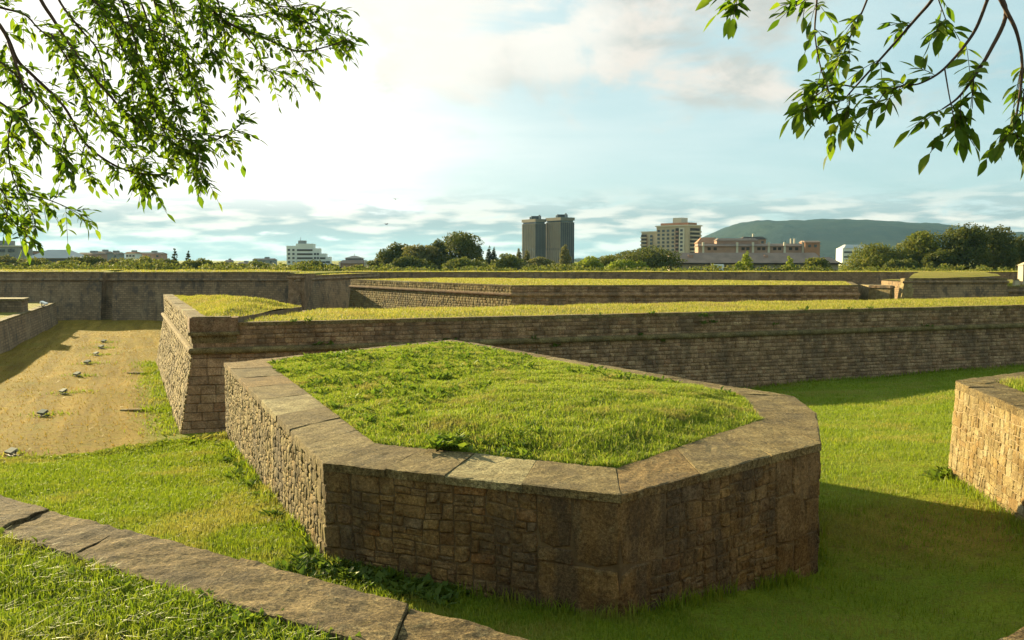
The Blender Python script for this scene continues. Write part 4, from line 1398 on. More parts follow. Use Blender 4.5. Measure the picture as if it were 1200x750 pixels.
X, Y = [], []
rg = np.random.default_rng(91)
for a, b, k in ((PC, PD, 700), (PD, PE, 300), (PB, PC, 500), (PA, PB, 900)):
    a, b = Vector(a[:2]), Vector(b[:2]); t = (b - a).normalized(); nn = Vector((t.y, -t.x))
    for q in rg.random(k):
        if noise.noise((q * 6, k * .1, 0)) < -0.12: continue
        p = a.lerp(b, q) + nn * abs(rg.normal(0.0, 0.10)); X.append(p.x); Y.append(p.y)
for a, b, k in ((bQ[0], bQ[1], 700), (bat_poly[2], bat_poly[3], 3200)):
    t = (b - a).normalized(); nn = Vector((t.y, -t.x))
    for q in rg.random(k):
        p = a.lerp(b, q) + nn * abs(rg.normal(0.02, 0.16)); X.append(p.x); Y.append(p.y)
X = np.array(X); Y = np.array(Y)
o = blades('grass', np.stack([X, Y, gz(X, Y) - .01], 1), rg.uniform(.08, .26, len(X)), 0.008 + 0.0006 * np.hypot(X, Y), M_LUSH, .5, 92)
tag(o, 'uncut taller grass along the foot of the stone walls', 'grass', kind='stuff')

# ------------------------------------------------------------------ small things in the ditch
M_LAMP = plain('lamp housing', (0.22, 0.22, 0.17), 0.85, 0.15, 9, 0.08)
M_LAMPDK = plain('lamp bracket', (0.06, 0.06, 0.06), 0.6, 0.2, 4)
m = MB(); m.box((0, 0, 0), 0.62, 0.34, 0.06); base_me = m.mesh('base', M_LAMPDK)
m = MB(); m.hexa([(-.28, -.20, .14), (.28, -.20, .14), (.28, .16, .26), (-.28, .16, .26)], [(-.30, -.24, .24), (.30, -.24, .24), (.27, .10, .40), (-.27, .10, .40)]); house_me = m.mesh('housing', M_LAMP)
m = MB(); m.tube([(-.31, 0, .31), (-.31, 0, .075), (.31, 0, .075), (.31, 0, .31)], [.03] * 4, 6); br_me = m.mesh('bracket', M_LAMPDK)
m = MB(); m.hexa([(-.25, -.245, .175), (.25, -.245, .175), (.25, -.235, .175), (-.25, -.235, .175)], [(-.25, -.255, .225), (.25, -.255, .225), (.25, -.245, .225), (-.25, -.245, .225)]); gl_me = m.mesh('glass', M_GLASS)
spots = [((14.6, 533), 'nearest ditch floodlight, at the left edge of the picture'), ((51, 488), 'second nearest floodlight in the row along the dry ditch'), ((75, 461), 'third nearest floodlight in the row along the dry ditch'),
         ((91, 441), 'fourth nearest floodlight in the row along the dry ditch'), ((103, 427), 'fifth nearest floodlight in the row along the dry ditch'), ((113, 416), 'sixth nearest floodlight in the row along the dry ditch'),
         ((119, 408), 'seventh floodlight, second farthest of the ditch row'), ((122, 401.5), 'farthest floodlight of the row along the dry ditch')]
for i, ((px, py), lab) in enumerate(spots):
    p = at_z(px, py, 0.02); p.z = float(gz(p.x, p.y)) - 0.01
    e = empty('floodlight', p, lab, 'floodlight', 'floodlights in the dry ditch')
    e.rotation_euler.z = R(-35 + 8 * math.sin(i * 2.1)); e.scale = (0.72, 0.72, 0.7)
    parts_ = {}
    for nm, me in (('base', base_me), ('bracket', br_me), ('housing', house_me), ('glass', gl_me)):
        o = bpy.data.objects.new(nm, me); COL.objects.link(o); parts_[nm] = o
        o.parent = parts_['housing'] if nm == 'glass' else e
p = at_d(50.5, 352, 88); p.z = ztop + 0.08
e = empty('floodlight', p, 'white floodlight standing on the low wall at the left', 'floodlight', 'floodlights in the dry ditch')
e.rotation_euler.z = R(100); e.scale = (1.4, 1.4, 1.4)
M_LAMPW = plain('white lamp housing', (0.8, 0.8, 0.78), 0.5, 0.05, 4)
for nm, me in (('base', base_me), ('housing', house_me), ('bracket', br_me), ('glass', gl_me)):
    o = bpy.data.objects.new(nm, me.copy() if nm == 'housing' else me); COL.objects.link(o); o.parent = e
    if nm == 'housing': o.data.materials[0] = M_LAMPW
# concrete drain covers that cross the dry grass to the foot of the ravelin
for (px, py, L_, rz, lab) in ((160, 437, 1.0, -8, 'pale concrete drain slab farther along the foot of the ravelin'), (154, 480, 0.9, -6, 'pale concrete drain slab nearer to the ravelin corner')):
    p = at_z(px, py, 0.0); zz = float(gz(p.x, p.y))
    e = empty('drain_slab', (p.x, p.y, zz), lab, 'drain')
    for k in range(3):
        m = MB(); c = Vector((p.x + (k - 1) * L_ * 0.36 * math.cos(R(rz)), p.y + (k - 1) * L_ * .36 * math.sin(R(rz)), zz - 0.03))
        m.box(c, L_ * 0.35, 0.24, 0.10 + 0.01 * k, R(rz), 0.95); m.build('slab', M_PALE, e)
    rg = np.random.default_rng(px); k = 260
    x = p.x + rg.uniform(0.4, 2.4, k) ; y = p.y + rg.normal(0.15, 0.35, k)
    o = blades('grass', np.stack([x, y, gz(x, y) - .01], 1), rg.uniform(.06, .2, k), np.full(k, .04), M_LUSH, .5, px)
    tag(o, 'green grass tuft beside the ' + ('farther' if py < 450 else 'nearer') + ' drain slab', 'grass', kind='stuff')
# boulder on the lip
p = at_d(197, 524, 23.6)
m = MB()
rg = random.Random(3)
vs = []
for i in range(5):
    for k in range(8):
        th = math.pi * i / 4; ph = 2 * math.pi * k / 8; r_ = 0.3 * rg.uniform(0.8, 1.1)
        vs.append((p.x + r_ * 1.2 * math.sin(th) * math.cos(ph), p.y + r_ * math.sin(th) * math.sin(ph), float(gz(p.x, p.y)) + 0.08 + 0.7 * r_ * math.cos(th)))
m.add(vs, [(i * 8 + k, (i + 1) * 8 + k, (i + 1) * 8 + (k + 1) % 8, i * 8 + (k + 1) % 8) for i in range(4) for k in range(8)])
tag(m.build('boulder', M_GREY), 'grey boulder among weeds below the ravelin corner', 'boulder')
# tufts of green around the lamps, along the left face of the ravelin and scattered over the dry floor
rg = np.random.default_rng(77); X = []; Y = []
for (px, py), _ in spots:
    p = at_z(px, py, 0.0); k = 90
    X += list(p.x + rg.normal(0.2, 0.55, k)); Y += list(p.y + rg.normal(0.1, 0.3, k))
for t in rg.random(2600):
    p = Vector(bat_poly[0]).lerp(Vector(bat_poly[1]), t) + Vector((-0.92, -0.38)) * abs(rg.normal(0.3, 0.5))
    X.append(p.x); Y.append(p.y)
X = np.array(X); Y = np.array(Y)
o = blades('grass', np.stack([X, Y, gz(X, Y) - .01], 1), rg.uniform(.05, .2, len(X)), np.full(len(X), .045), M_LUSH, .5, 78)
tag(o, 'green grass along the foot of the ravelin and round the floodlights', 'grass', kind='stuff')
x, y = sample_poly([(-9, 24), (-7.5, 30), (-13.4, 36), (-24, 60.5), (-24, 102), (-62, 102), (-14, 22)], 14, 79)
M_STRAW = blade_mat('dry grass', [(0.0, (0.21, 0.13, 0.02)), (0.5, (0.32, 0.21, 0.04)), (1.0, (0.21, 0.18, 0.02))], dry_amt=0.5)
k = ((x + 8.3) * -0.66 + (y - 22.8) * 0.75) > 0.5
x, y = x[k], y[k]
o = blades('grass', np.stack([x, y, gz(x, y) - .01], 1), rg.uniform(.03, .12, len(x)), np.full(len(x), .05), M_STRAW, .8, 80, True)
tag(o, 'short parched yellow grass on the floor of the dry ditch', 'grass', kind='stuff')

# ------------------------------------------------------------------ trees beyond the ramparts
def crown_mat(name, c0, c1, c2):
    m, nt = new_mat(name)
    r, pos = rnd(nt)
    col = nt.ramp(r, [(0.0, c0), (0.5, c1), (1.0, c2)])
    n = nt.noise(pos, 0.35, 3, 0.5)
    col = nt.mix(nt.math('MULTIPLY', nt.smooth(n, 0.45, 0.65), 0.5), col, c2)
    finish(nt, col, 0.7, None, spec=0.15, translucent=col, tl=0.4)
    return m


CR = {
    'dark': crown_mat('dark foliage', (0.045, 0.064, 0.012), (0.075, 0.094, 0.016), (0.13, 0.13, 0.024)),
    'mid': crown_mat('mid foliage', (0.075, 0.105, 0.016), (0.12, 0.145, 0.022), (0.19, 0.18, 0.030)),
    'lime': crown_mat('lime foliage', (0.15, 0.20, 0.018), (0.22, 0.27, 0.022), (0.28, 0.30, 0.03)),
    'olive': crown_mat('olive foliage', (0.095, 0.105, 0.025), (0.14, 0.14, 0.036), (0.19, 0.165, 0.05)),
    'conifer': crown_mat('conifer foliage', (0.020, 0.034, 0.016), (0.032, 0.048, 0.02), (0.05, 0.06, 0.022)),
}


def crown_mesh(name, blobs, leaf, n, mat, seed):
    """leaf-sized faces through a set of lobes (c, (rx, ry, rz)); more near each lobe's skin"""
    rg = np.random.default_rng(seed)
    vol = np.array([b[1][0] * b[1][1] * b[1][2] for b in blobs]) ** 0.72
    idx = rg.choice(len(blobs), n, p=vol / vol.sum())
    C = np.array([b[0] for b in blobs])[idx]; Rr = np.array([b[1] for b in blobs])[idx]
    d = rg.normal(size=(n, 3)); d /= np.linalg.norm(d, axis=1)[:, None]
    rad = 1 - np.abs(rg.normal(0, 0.22, n)); rad = np.clip(rad + 0.16 * np.sin(d[:, 0] * 7 + idx) * np.cos(d[:, 2] * 6), 0.1, 1.15)
    P = C + d * Rr * rad[:, None]
    nr = d * 0.6 + rg.normal(size=(n, 3)) * 0.55; nr /= np.linalg.norm(nr, axis=1)[:, None]
    t = np.cross(nr, rg.normal(size=(n, 3))); t /= np.linalg.norm(t, axis=1)[:, None]
    b = np.cross(nr, t)
    s = leaf * rg.uniform(0.6, 1.35, n)[:, None]
    V = np.stack([P - t * s, P - b * s * 0.55, P + t * s, P + b * s * 0.55], 1).reshape(-1, 3)
    return mesh_np(name, V, np.arange(4 * n), np.full(n, 4), mat)


def tree(name, px, base_y, top_y, width_px, d, mat, label, kind='round', seed=1, group=None, cat='tree', lobes=None, dens=1.0):
    rs = random.Random(seed)
    b = at_d(px, base_y, d); t = at_d(px, top_y, d)
    z0 = 2.95; H = t.z - z0; W = width_px * d / FPX
    e = empty(name, (b.x, d, z0), label, cat, group)
    blobs = []; m = MB()
    if kind == 'round':
        n = lobes or rs.randint(13, 18)
        trunk_top = H * 0.45
        m.tube([(b.x, d, z0 - .3), (b.x + W * .01, d, z0 + H * .2), (b.x - W * .015, d, z0 + trunk_top)], [W * .05 + .12, W * .036 + .08, W * .02 + .05])
        blobs.append(((b.x, d, z0 + H * .60), (W * .30, W * .28, H * .27)))
        for i in range(n):
            a = 2 * math.pi * i / n + rs.uniform(-.3, .3); k = rs.uniform(0.22, 0.36)
            zz = H * rs.uniform(0.2, 0.82)
            env = math.sqrt(max(0.05, 1 - ((zz / H - 0.48) / 0.52) ** 2))
            c = (b.x + math.cos(a) * W * k * env, d + math.sin(a) * W * k * env, z0 + zz)
            r_ = W * rs.uniform(0.17, 0.27)
            blobs.append((c, (r_, r_, min(r_ * 0.95, H * .2))))
            m.tube([(b.x, d, z0 + H * rs.uniform(.2, .42)), tuple(Vector((b.x, d, z0 + H * .45)).lerp(Vector(c), .5)), c], [W * .018 + .05, W * .012 + .03, .03], 5)
        blobs.append(((b.x + rs.uniform(-.08, .08) * W, d, z0 + H * .86), (W * .19, W * .19, H * .14)))
        blobs.append(((b.x + rs.uniform(-.16, .16) * W, d, z0 + H * .78), (W * .17, W * .17, H * .13)))
    elif kind == 'column':
        m.tube([(b.x, d, z0 - .3), (b.x, d, z0 + H * .9)], [W * .08 + .05, .04])
        for i in range(9):
            k = i / 8; r_ = W * .5 * (0.55 + 0.45 * math.sin(math.pi * min(1, k * .9 + .12))) * (1 - 0.55 * k ** 3)
            blobs.append(((b.x + rs.uniform(-.1, .1) * W, d, z0 + H * (.12 + .78 * k)), (r_, r_, H * .11)))
    elif kind == 'conifer':
        m.tube([(b.x, d, z0 - .3), (b.x, d, z0 + H * .97)], [W * .05 + .1, .05])
        for i in range(9):
            k = i / 8; r_ = W * .5 * (1 - k) * rs.uniform(.75, 1.1) + .25
            for s_ in range(3):
                a = rs.uniform(0, 6.28)
                blobs.append(((b.x + math.cos(a) * r_ * .45, d + math.sin(a) * r_ * .45, z0 + H * (.22 + .74 * k)), (r_ * .62, r_ * .62, H * .035)))
    elif kind == 'bush':
        m.tube([(b.x, d, z0 - .3), (b.x, d, z0 + H * .6)], [.16, .06])
        n = lobes or 9
        for i in range(n):
            k = (i + .5) / n - .5
            hh = H * (1 - 1.2 * k * k) * rs.uniform(.80, 1.0)
            r_ = W * rs.uniform(.13, .2)
            blobs.append(((b.x + k * W * .82, d + rs.uniform(-.2, .2) * W, z0 + max(hh - r_ * .8, r_ * .4)), (r_, r_, min(r_ * .9, hh * .5))))
            blobs.append(((b.x + k * W * .86, d + rs.uniform(-.2, .2) * W, z0 + hh * .4), (r_ * 1.05, r_ * 1.05, hh * .42)))
    m.build('trunk', M_BARK, e)
    size_px = max(4, width_px)
    leaf = max(0.24, 1.25 * d / FPX) if kind != 'column' else max(0.2, .9 * d / FPX)
    n = int(np.clip(dens * 11.0 * sum((bb[1][0] * bb[1][2]) for bb in blobs) / (leaf * leaf), 250, 9000))
    me = crown_mesh('crown', blobs, leaf, n, CR[mat], seed)
    o = link(bpy.data.objects.new('crown', me), e)
    return e


# (name, px, top_y, width, distance, foliage, kind, label, seed)
TREES = [
    # the low belt at the left
    ('bush', 8, 298.5, 57.5, 190, 'olive', 'bush', 'greyish bush at the left edge just above the far wall'),
    ('bush', 44, 301.5, 50, 180, 'mid', 'bush', 'low green bush in front of the pale metal roof at the left'),
    ('bush', 76, 302.5, 42.5, 185, 'mid', 'bush', 'low green bush right below the eave end of the pale metal roof'),
    ('tree', 103, 297, 57.2, 200, 'dark', 'bush', 'dark rounded tree left of the dark slot in the far wall'),
    ('bush', 132, 301.5, 45, 190, 'olive', 'bush', 'low olive bush directly above the dark slot in the far wall'),
    ('tree', 168, 299, 65, 185, 'mid', 'bush', 'broad light green tree left of the two spindly conifers'),
    ('bush', 196, 301.5, 37.5, 195, 'dark', 'bush', 'dark bush at the foot of the taller spindly conifer'),
    ('conifer', 205, 291, 13, 210, 'conifer', 'conifer', 'taller of the two spindly dark conifers'),
    ('conifer', 221, 294, 12, 215, 'conifer', 'conifer', 'shorter spindly conifer leaning to the right'),
    ('bush', 233, 302.5, 42.5, 195, 'mid', 'bush', 'green bush right of the two spindly conifers'),
    ('bush', 262, 306.5, 50, 200, 'mid', 'bush', 'very low bush line midway between conifers and white apartment block'),
    ('bush', 300, 305.5, 55, 200, 'mid', 'bush', 'low bush in front of the dark distant block left of the white apartments'),
    ('bush', 364, 304.5, 50, 210, 'dark', 'bush', 'dark bush at the foot of the white apartment block'),
    ('bush', 386, 307.5, 27.5, 210, 'conifer', 'bush', 'small dark bush right of the white apartment block'),
    ('bush', 420, 309.5, 32.5, 215, 'olive', 'bush', 'small bush in front of the pavilion roof'),
    # the big group in the middle
    ('tree', 448, 301, 30.8, 240, 'dark', 'round', 'small dark tree at the left end of the middle grove'),
    ('tree', 466, 284, 44.8, 235, 'dark', 'round', 'leftmost full tree of the middle grove'),
    ('tree', 492, 286, 44.8, 225, 'olive', 'round', 'brownish green tree second in the middle grove'),
    ('tree', 514, 280, 36.4, 230, 'dark', 'round', 'narrow gappy tree left of the tallest tree in the grove'),
    ('tree', 539, 271, 58.8, 225, 'dark', 'round', 'tallest tree of the middle grove with ragged crown'),
    ('poplar', 562, 288, 10.8, 260, 'conifer', 'column', 'poplar close to the right side of the tallest grove tree'),
    ('poplar', 573, 288, 9.6, 270, 'conifer', 'column', 'left one of the pair of thin poplars right of the grove'),
    ('poplar', 579, 289, 9.6, 270, 'conifer', 'column', 'right one of the pair of thin poplars right of the grove'),
    ('tree', 595, 297, 42, 255, 'mid', 'round', 'green tree just left of the twin towers'),
    ('poplar', 608, 290, 10.8, 265, 'olive', 'column', 'slim poplar before the left edge of the left tower'),
    ('poplar', 617, 292, 10.8, 262, 'olive', 'column', 'slim poplar before the face of the left tower'),
    ('tree', 630, 301, 42, 250, 'olive', 'round', 'pale olive tree in front of the gap between the towers'),
    ('poplar', 662, 285, 15.6, 262, 'olive', 'column', 'tall poplar in front of the right tower'),
    ('bush', 660, 307.5, 55, 225, 'dark', 'bush', 'dark hedge like bush below the right tower'),
    ('tree', 690, 300, 36.4, 245, 'lime', 'round', 'light green tree right of the twin towers'),
    ('tree', 715, 299, 42, 250, 'mid', 'round', 'loose green tree left of the big dark round tree'),
    ('tree', 757, 288, 86.8, 215, 'dark', 'round', 'big dark round tree in front of the beige apartment block'),
    ('bush', 480, 300, 60, 205, 'dark', 'bush', 'dark undergrowth below the left half of the middle grove'),
    ('bush', 545, 302, 56, 205, 'mid', 'bush', 'green undergrowth below the tallest tree of the middle grove'),
    ('bush', 735, 303, 50, 208, 'lime', 'bush', 'bright bushy growth left of the big dark round tree'),
    # young trees before the long roof
    ('young_tree', 874, 294, 18, 175, 'lime', 'column', 'tallest bright young tree before the long tiled roof'),
    ('young_tree', 866, 305, 12, 172, 'lime', 'bush', 'short bright shrub left of the tallest young tree'),
    ('young_tree', 925, 300, 13.2, 175, 'lime', 'column', 'slender bright young tree in the middle of the long roof'),
    ('young_tree', 957, 302, 31.2, 178, 'mid', 'round', 'round young tree near the right end of the long roof'),
    ('bush', 917, 310.5, 20, 172, 'lime', 'bush', 'tiny yellow green bush left of the slender young tree'),
    # the grove at the right
    ('tree', 1027, 284, 73.4426, 195, 'mid', 'round', 'leftmost broad tree of the right hand grove'),
    ('tree', 1082, 270, 57.377, 190, 'mid', 'round', 'second tree of the right hand grove, egg shaped crown'),
    ('tree', 1131, 260, 57.377, 185, 'dark', 'round', 'tallest tree of the right hand grove'),
    ('tree', 1166, 265, 50.4918, 188, 'dark', 'round', 'dark tree right of the tallest tree in the right hand grove'),
    ('tree', 1192, 276, 39.0164, 192, 'dark', 'round', 'dark tree at the right edge above the sentry post'),
    ('tree', 1105, 290, 45.9016, 182, 'dark', 'bush', 'low dark tree filling the gap between the egg shaped and tallest trees'),
    ('tree', 1230, 270, 57.377, 195, 'dark', 'round', 'dark tree cut off by the right edge'),
    ('bush', 1058, 301.5, 50, 180, 'dark', 'bush', 'dark undergrowth between the first two right hand trees'),
]
for i, (nm, px, ty, wd, d_, mt, kd, lab) in enumerate(TREES):
    tree(nm, px, 317, ty, wd, d_, mt, lab, kd, seed=400 + i * 7, group='trees and bushes beyond the far rampart')
# unbroken low scrub that closes the foot of the belt
x0s = RNG.uniform(-130, 140, 2600)
P_ = np.stack([x0s, RNG.uniform(168, 176, 2600) + 0 * x0s, 3.9 + RNG.random(2600) * (1.5 + 0.9 * sstep(-25, -45, x0s)) * (0.5 + 0.5 * np.abs(np.sin(x0s * 0.21) * np.sin(x0s * .083 + 1)))], 1)
blobs = [((a, b, c), (1.0, 1.0, .8)) for a, b, c in P_[:1400]]
me = crown_mesh('scrub', blobs, 0.26, 36000, CR['mid'], 900)
tag(link(bpy.data.objects.new('scrub', me)), 'continuous low scrub behind the far rampart walls', 'scrub', kind='stuff')

# ------------------------------------------------------------------ buildings
M_TOWER = plain('tower stone cladding', (0.13, 0.11, 0.075), 0.8, 0.12, 0.08)
M_TOWERD = plain('tower dark cladding', (0.035, 0.026, 0.026), 0.6, 0.15, 0.08)  # this dark tone also carries the shade of the towers' right sides
M_BEIGE = plain('beige render', (0.42, 0.34, 0.235), 0.85, 0.08, 0.1)
M_BEIGEL = plain('pale render', (0.52, 0.47, 0.37), 0.85, 0.08, 0.1)
M_WHITEB = plain('white facade', (0.62, 0.63, 0.58), 0.7, 0.05, 0.1)
M_PINK = plain('pink brick', (0.33, 0.20, 0.145), 0.9, 0.12, 0.2)
M_REDB = plain('red brick', (0.34, 0.165, 0.09), 0.9, 0.12, 0.2)
M_ROOF = plain('brown roof tiles', (0.235, 0.165, 0.125), 0.9, 0.15, 0.3)
M_METAL = plain('pale metal roof', (0.36, 0.37, 0.36), 0.55, 0.08, 0.1)
M_EAVE = plain('dark eave timber', (0.045, 0.032, 0.025), 0.8, 0.2, 0.4)
M_GREYB = plain('grey facade', (0.22, 0.22, 0.21), 0.85, 0.1, 0.1)


class Bld:
    """a building turned by rz about its base point; local x along the front, y into depth"""
    def __init__(self, name, p, rz, label, cat='building'):
        self.e = empty(name, p, label, cat); self.e.rotation_euler.z = rz

    def part(self, name, boxes, mat):
        m = MB()
        for x, y, z, sx, sy, sz in boxes: m.box((x, y, z), sx, sy, sz)
        o = bpy.data.objects.new(name, m.mesh(name, mat)); COL.objects.link(o); o.parent = self.e
        return o

    def many(self, name, me, spots):
        for x, y, z in spots:
            o = bpy.data.objects.new(name, me); COL.objects.link(o); o.parent = self.e; o.location = (x, y, z)

    def mesh(self, name, mb, mat):
        o = bpy.data.objects.new(name, mb.mesh(name, mat)); COL.objects.link(o); o.parent = self.e
        return o


def box_me(name, sx, sy, sz, mat):
    m = MB(); m.box((0, 0, 0), sx, sy, sz); return m.mesh(name, mat)


def px_m(n, d): return n * d / FPX


# twin towers
def tower(px0, px1, split, top_y, label, d=850.0, seed=0):
    cx = at_d((px0 + split) / 2, 310, d).x
    wl = px_m(split - px0, d); wr = px_m(px1 - split, d)
    H = at_d(600, top_y, d).z - 3.0
    # the corner at 'split' points at the viewer: left face lit, right face in shade
    k = at_d(split, 310, d)
    b = Bld('office_tower', (k.x, d, 3.0), 0, label, 'tower')
    ang = R(58)
    fw = wl / math.cos(ang); sw = wr / math.cos(R(58)) * 0.62
    ca, sa = math.cos(ang), math.sin(ang)
    u = Vector((-ca, sa)); v = Vector((sa * 1.0, ca)); v = Vector((math.cos(R(32)), math.sin(R(32))))
    sw = wr / math.cos(R(32))
    base = [Vector((0, 0)), v * sw, v * sw + u * fw, u * fw]
    def ring(off, z): return [(p.x, p.y, z) for p in offset_poly(base, off)]
    def prism(name, off, z0, z1, mat):
        m = MB(); m.hexa(ring(off, z0), ring(off, z1)); return b.mesh(name, m, mat)
    prism('shaft', 0, 0, H * 0.90, M_TOWER)
    prism('top_gallery', -0.8, H * 0.90, H * 0.935, M_GLASS)
    prism('roof_slab', 0.25, H * 0.935, H, M_TOWER)
    # shade of the right side put into the colour: dark bands along it
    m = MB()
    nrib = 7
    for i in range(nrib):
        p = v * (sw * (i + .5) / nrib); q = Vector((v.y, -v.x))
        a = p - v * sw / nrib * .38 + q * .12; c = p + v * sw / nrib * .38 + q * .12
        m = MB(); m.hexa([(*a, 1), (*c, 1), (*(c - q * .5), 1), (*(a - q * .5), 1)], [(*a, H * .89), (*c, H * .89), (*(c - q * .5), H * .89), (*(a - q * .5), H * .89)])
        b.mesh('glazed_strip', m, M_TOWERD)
    for i in range(8):
        p = u * (fw * (i + .5) / 8); q = Vector((-u.y, u.x)); q = -q if q.y > 0 else q
        m = MB(); m.box((p.x + q.x * .1, p.y + q.y * .1, 0), .5, .5, H * .90, math.atan2(u.y, u.x)); b.mesh('rib', m, M_TOWER)
        m = MB(); m.box((p.x + q.x * .02 + u.x * .9, p.y + q.y * .02 + u.y * .9, H * .30), 1.1, .5, H * .05, math.atan2(u.y, u.x)); b.mesh('window', m, M_GLASS)
    c_ = (base[0] + base[2]) / 2
    b.part('plant_room', [(c_.x + 2, c_.y, H, fw * .4, 6, 3.0)], M_TOWERD)
    b.part('roof_unit', [(c_.x - 3, c_.y - 2, H, 2.2, 2.2, 2.2)], M_GREYB)
    b.part('roof_unit', [(c_.x + 5, c_.y - 3, H, 1.6, 1.6, 4)], M_GREYB)
    return b


tower(612, 640, 627.5, 256.5, 'left one of the twin dark office towers')
tower(640.5, 673.5, 657, 254.5, 'right one of the twin office towers, slightly taller', 846)
# beige apartment block
d_ = 640.0
p = at_d(769, 310, d_); TA = R(48); b = Bld('apartment_block', (p.x, d_, 3.0), -TA, 'beige stepped apartment block with brown balconies behind the dark tree', 'building')
Hm = at_d(0, 266, d_).z - 3.0
wm = px_m(31, d_) / math.cos(TA); dp = px_m(17, d_) / math.sin(TA)
Hl = at_d(0, 272, d_).z - 3.0; wl = px_m(17, d_) / math.cos(TA)
b.part('main_wall', [(wm / 2, dp / 2, 0, wm, dp, Hm)], M_BEIGE)
b.part('left_wing', [(-wl / 2, dp / 2 + 1, 0, wl, dp - 2, Hl)], M_BEIGE)
b.part('stair_strip', [(wm * .80, -.15, 0, wm * .16, .8, Hm - 1)], M_BEIGEL)
b.part('cornice', [(wm / 2, dp / 2, Hm, wm + 1.4, dp + 1.4, .8), (-wl / 2 - .1, dp / 2 + 1, Hl, wl + .8, dp - 1.0, .7)], M_BEIGEL)
b.part('penthouse', [(wm * .5, dp / 2, Hm + .8, wm * .86, dp * .7, 1.6)], M_REDB)
b.part('roof_block', [(wm * .55, dp / 2, Hm + 2.4, px_m(12, d_), 7, 3.4)], M_BEIGEL)
win = box_me('window', 2.0, .3, 1.5, M_GLASS)
rows = [2 + i * (Hm - 3) / 9 for i in range(9)]
b.many('window', win, [(wm * k, -.06, z) for z in rows for k in (.07, .22, .37, .52)])
b.many('window', win, [(wm * .80, -.60, z) for z in rows])
b.many('balcony', box_me('balcony', wm * .1, 1.6, 1.0, M_PINK), [(wm * .655, -.5, z - .6) for z in rows]); b.many('loggia', box_me('loggia', wm * .1, .3, 1.9, M_EAVE), [(wm * .655, -.1, z + .4) for z in rows])
b.many('balcony', box_me('balcony', 1.8, dp * .8, 1.0, M_BEIGE), [(wm + .8, dp * .5, z - .6) for z in rows]); b.many('loggia', box_me('loggia', .3, dp * .76, 1.8, M_EAVE), [(wm + .1, dp * .5, z + .4) for z in rows])
rl = [2 + i * (Hl - 3) / 8 for i in range(8)]
b.many('window', win, [(-wl * .36, .92, z) for z in rl])
b.many('balcony', box_me('balcony', wl * .36, 1.4, .9, M_BEIGE), [(-wl * .80, .8, z - .6) for z in rl]); b.many('loggia', box_me('loggia', wl * .32, .3, 1.7, M_EAVE), [(-wl * .80, .92, z + .3) for z in rl])
# white apartment block at the left
d_ = 700.0
p = at_d(336, 310, d_); b = Bld('apartment_block', (p.x, d_, 3.0), R(5), 'white apartment block stepping down to the right with a rooftop mast', 'building')
Hh = [at_d(0, yy, d_).z - 3.0 for yy in (288, 285.5, 291, 297, 301)]
xs = [0, px_m(11, d_), px_m(31, d_), px_m(38, d_), px_m(45, d_), px_m(50, d_)]
for i, nm in enumerate(('left_bay', 'centre_bay', 'right_bay', 'low_bay', 'end_bay')):
    b.part(nm, [((xs[i] + xs[i + 1]) / 2, 7, 0, xs[i + 1] - xs[i], 14 - i * .5, Hh[i])], M_WHITEB)
    rr = [1.5 + k * 3.0 for k in range(int((Hh[i] - 1.5) / 3.0))]
    wdt = xs[i + 1] - xs[i]
    if i in (1, 3):
        me_ = box_me('balcony_band', wdt * .9, .5, 1.3, M_EAVE); b.many('balcony_band', me_, [((xs[i] + xs[i + 1]) / 2, .25 * i - .1, z) for z in rr])
    else:
        me_ = box_me('window', 1.7, .4, 1.5, M_GLASS); b.many('window', me_, [(xs[i] + wdt * k, .25 * i - .1, z) for z in rr for k in (.25, .72)])
b.part('plant_room', [(px_m(17, d_), 7, Hh[1], px_m(9, d_), 5, 2.4)], M_GREYB)
m = MB(); m.tube([(px_m(15, d_), 7, Hh[1]), (px_m(15, d_), 7, Hh[1] + 5)], [.3, .12]); b.mesh('mast', m, M_GREYB)
# pavilion with hipped roofs
d_ = 420.0
p = at_d(413, 310, d_); b = Bld('pavilion', (p.x, d_, 3.0), 0, 'low pavilion with stacked hipped roof right of the white apartment block', 'building')
W = px_m(34, d_)
b.part('wall', [(0, 6, 0, W * .9, 12, 2.2)], M_PINK)
b.part('pillar', [(-W * .43, -.6, 0, .7, .7, 3), (W * .44, -.6, 0, .5, .5, 3.4), (W * .5, -.6, 0, .5, .5, 3.4)], M_BEIGEL)
def hip(wx, wy, z0, z1, kx, ky, cy=6, cx=0):
    m = MB(); m.hexa([(cx - wx / 2, cy - wy / 2, z0), (cx + wx / 2, cy - wy / 2, z0), (cx + wx / 2, cy + wy / 2, z0), (cx - wx / 2, cy + wy / 2, z0)], [(cx - wx / 2 * kx, cy - wy / 2 * ky, z1), (cx + wx / 2 * kx, cy - wy / 2 * ky, z1), (cx + wx / 2 * kx, cy + wy / 2 * ky, z1), (cx - wx / 2 * kx, cy + wy / 2 * ky, z1)]); return m
b.mesh('roof', hip(W, 14, 2.2, 3.7, .7, .7), M_ROOF)
b.part('lantern', [(0, 6, 3.7, W * .55, 7, .8)], M_GREYB)
b.mesh('upper_roof', hip(W * .64, 9, 4.5, 5.6, .2, .2), M_GREYB)
m = MB(); m.tube([(0, 6, 5.5), (0, 6, 6.8)], [.15, .05]); b.mesh('finial', m, M_GREYB)
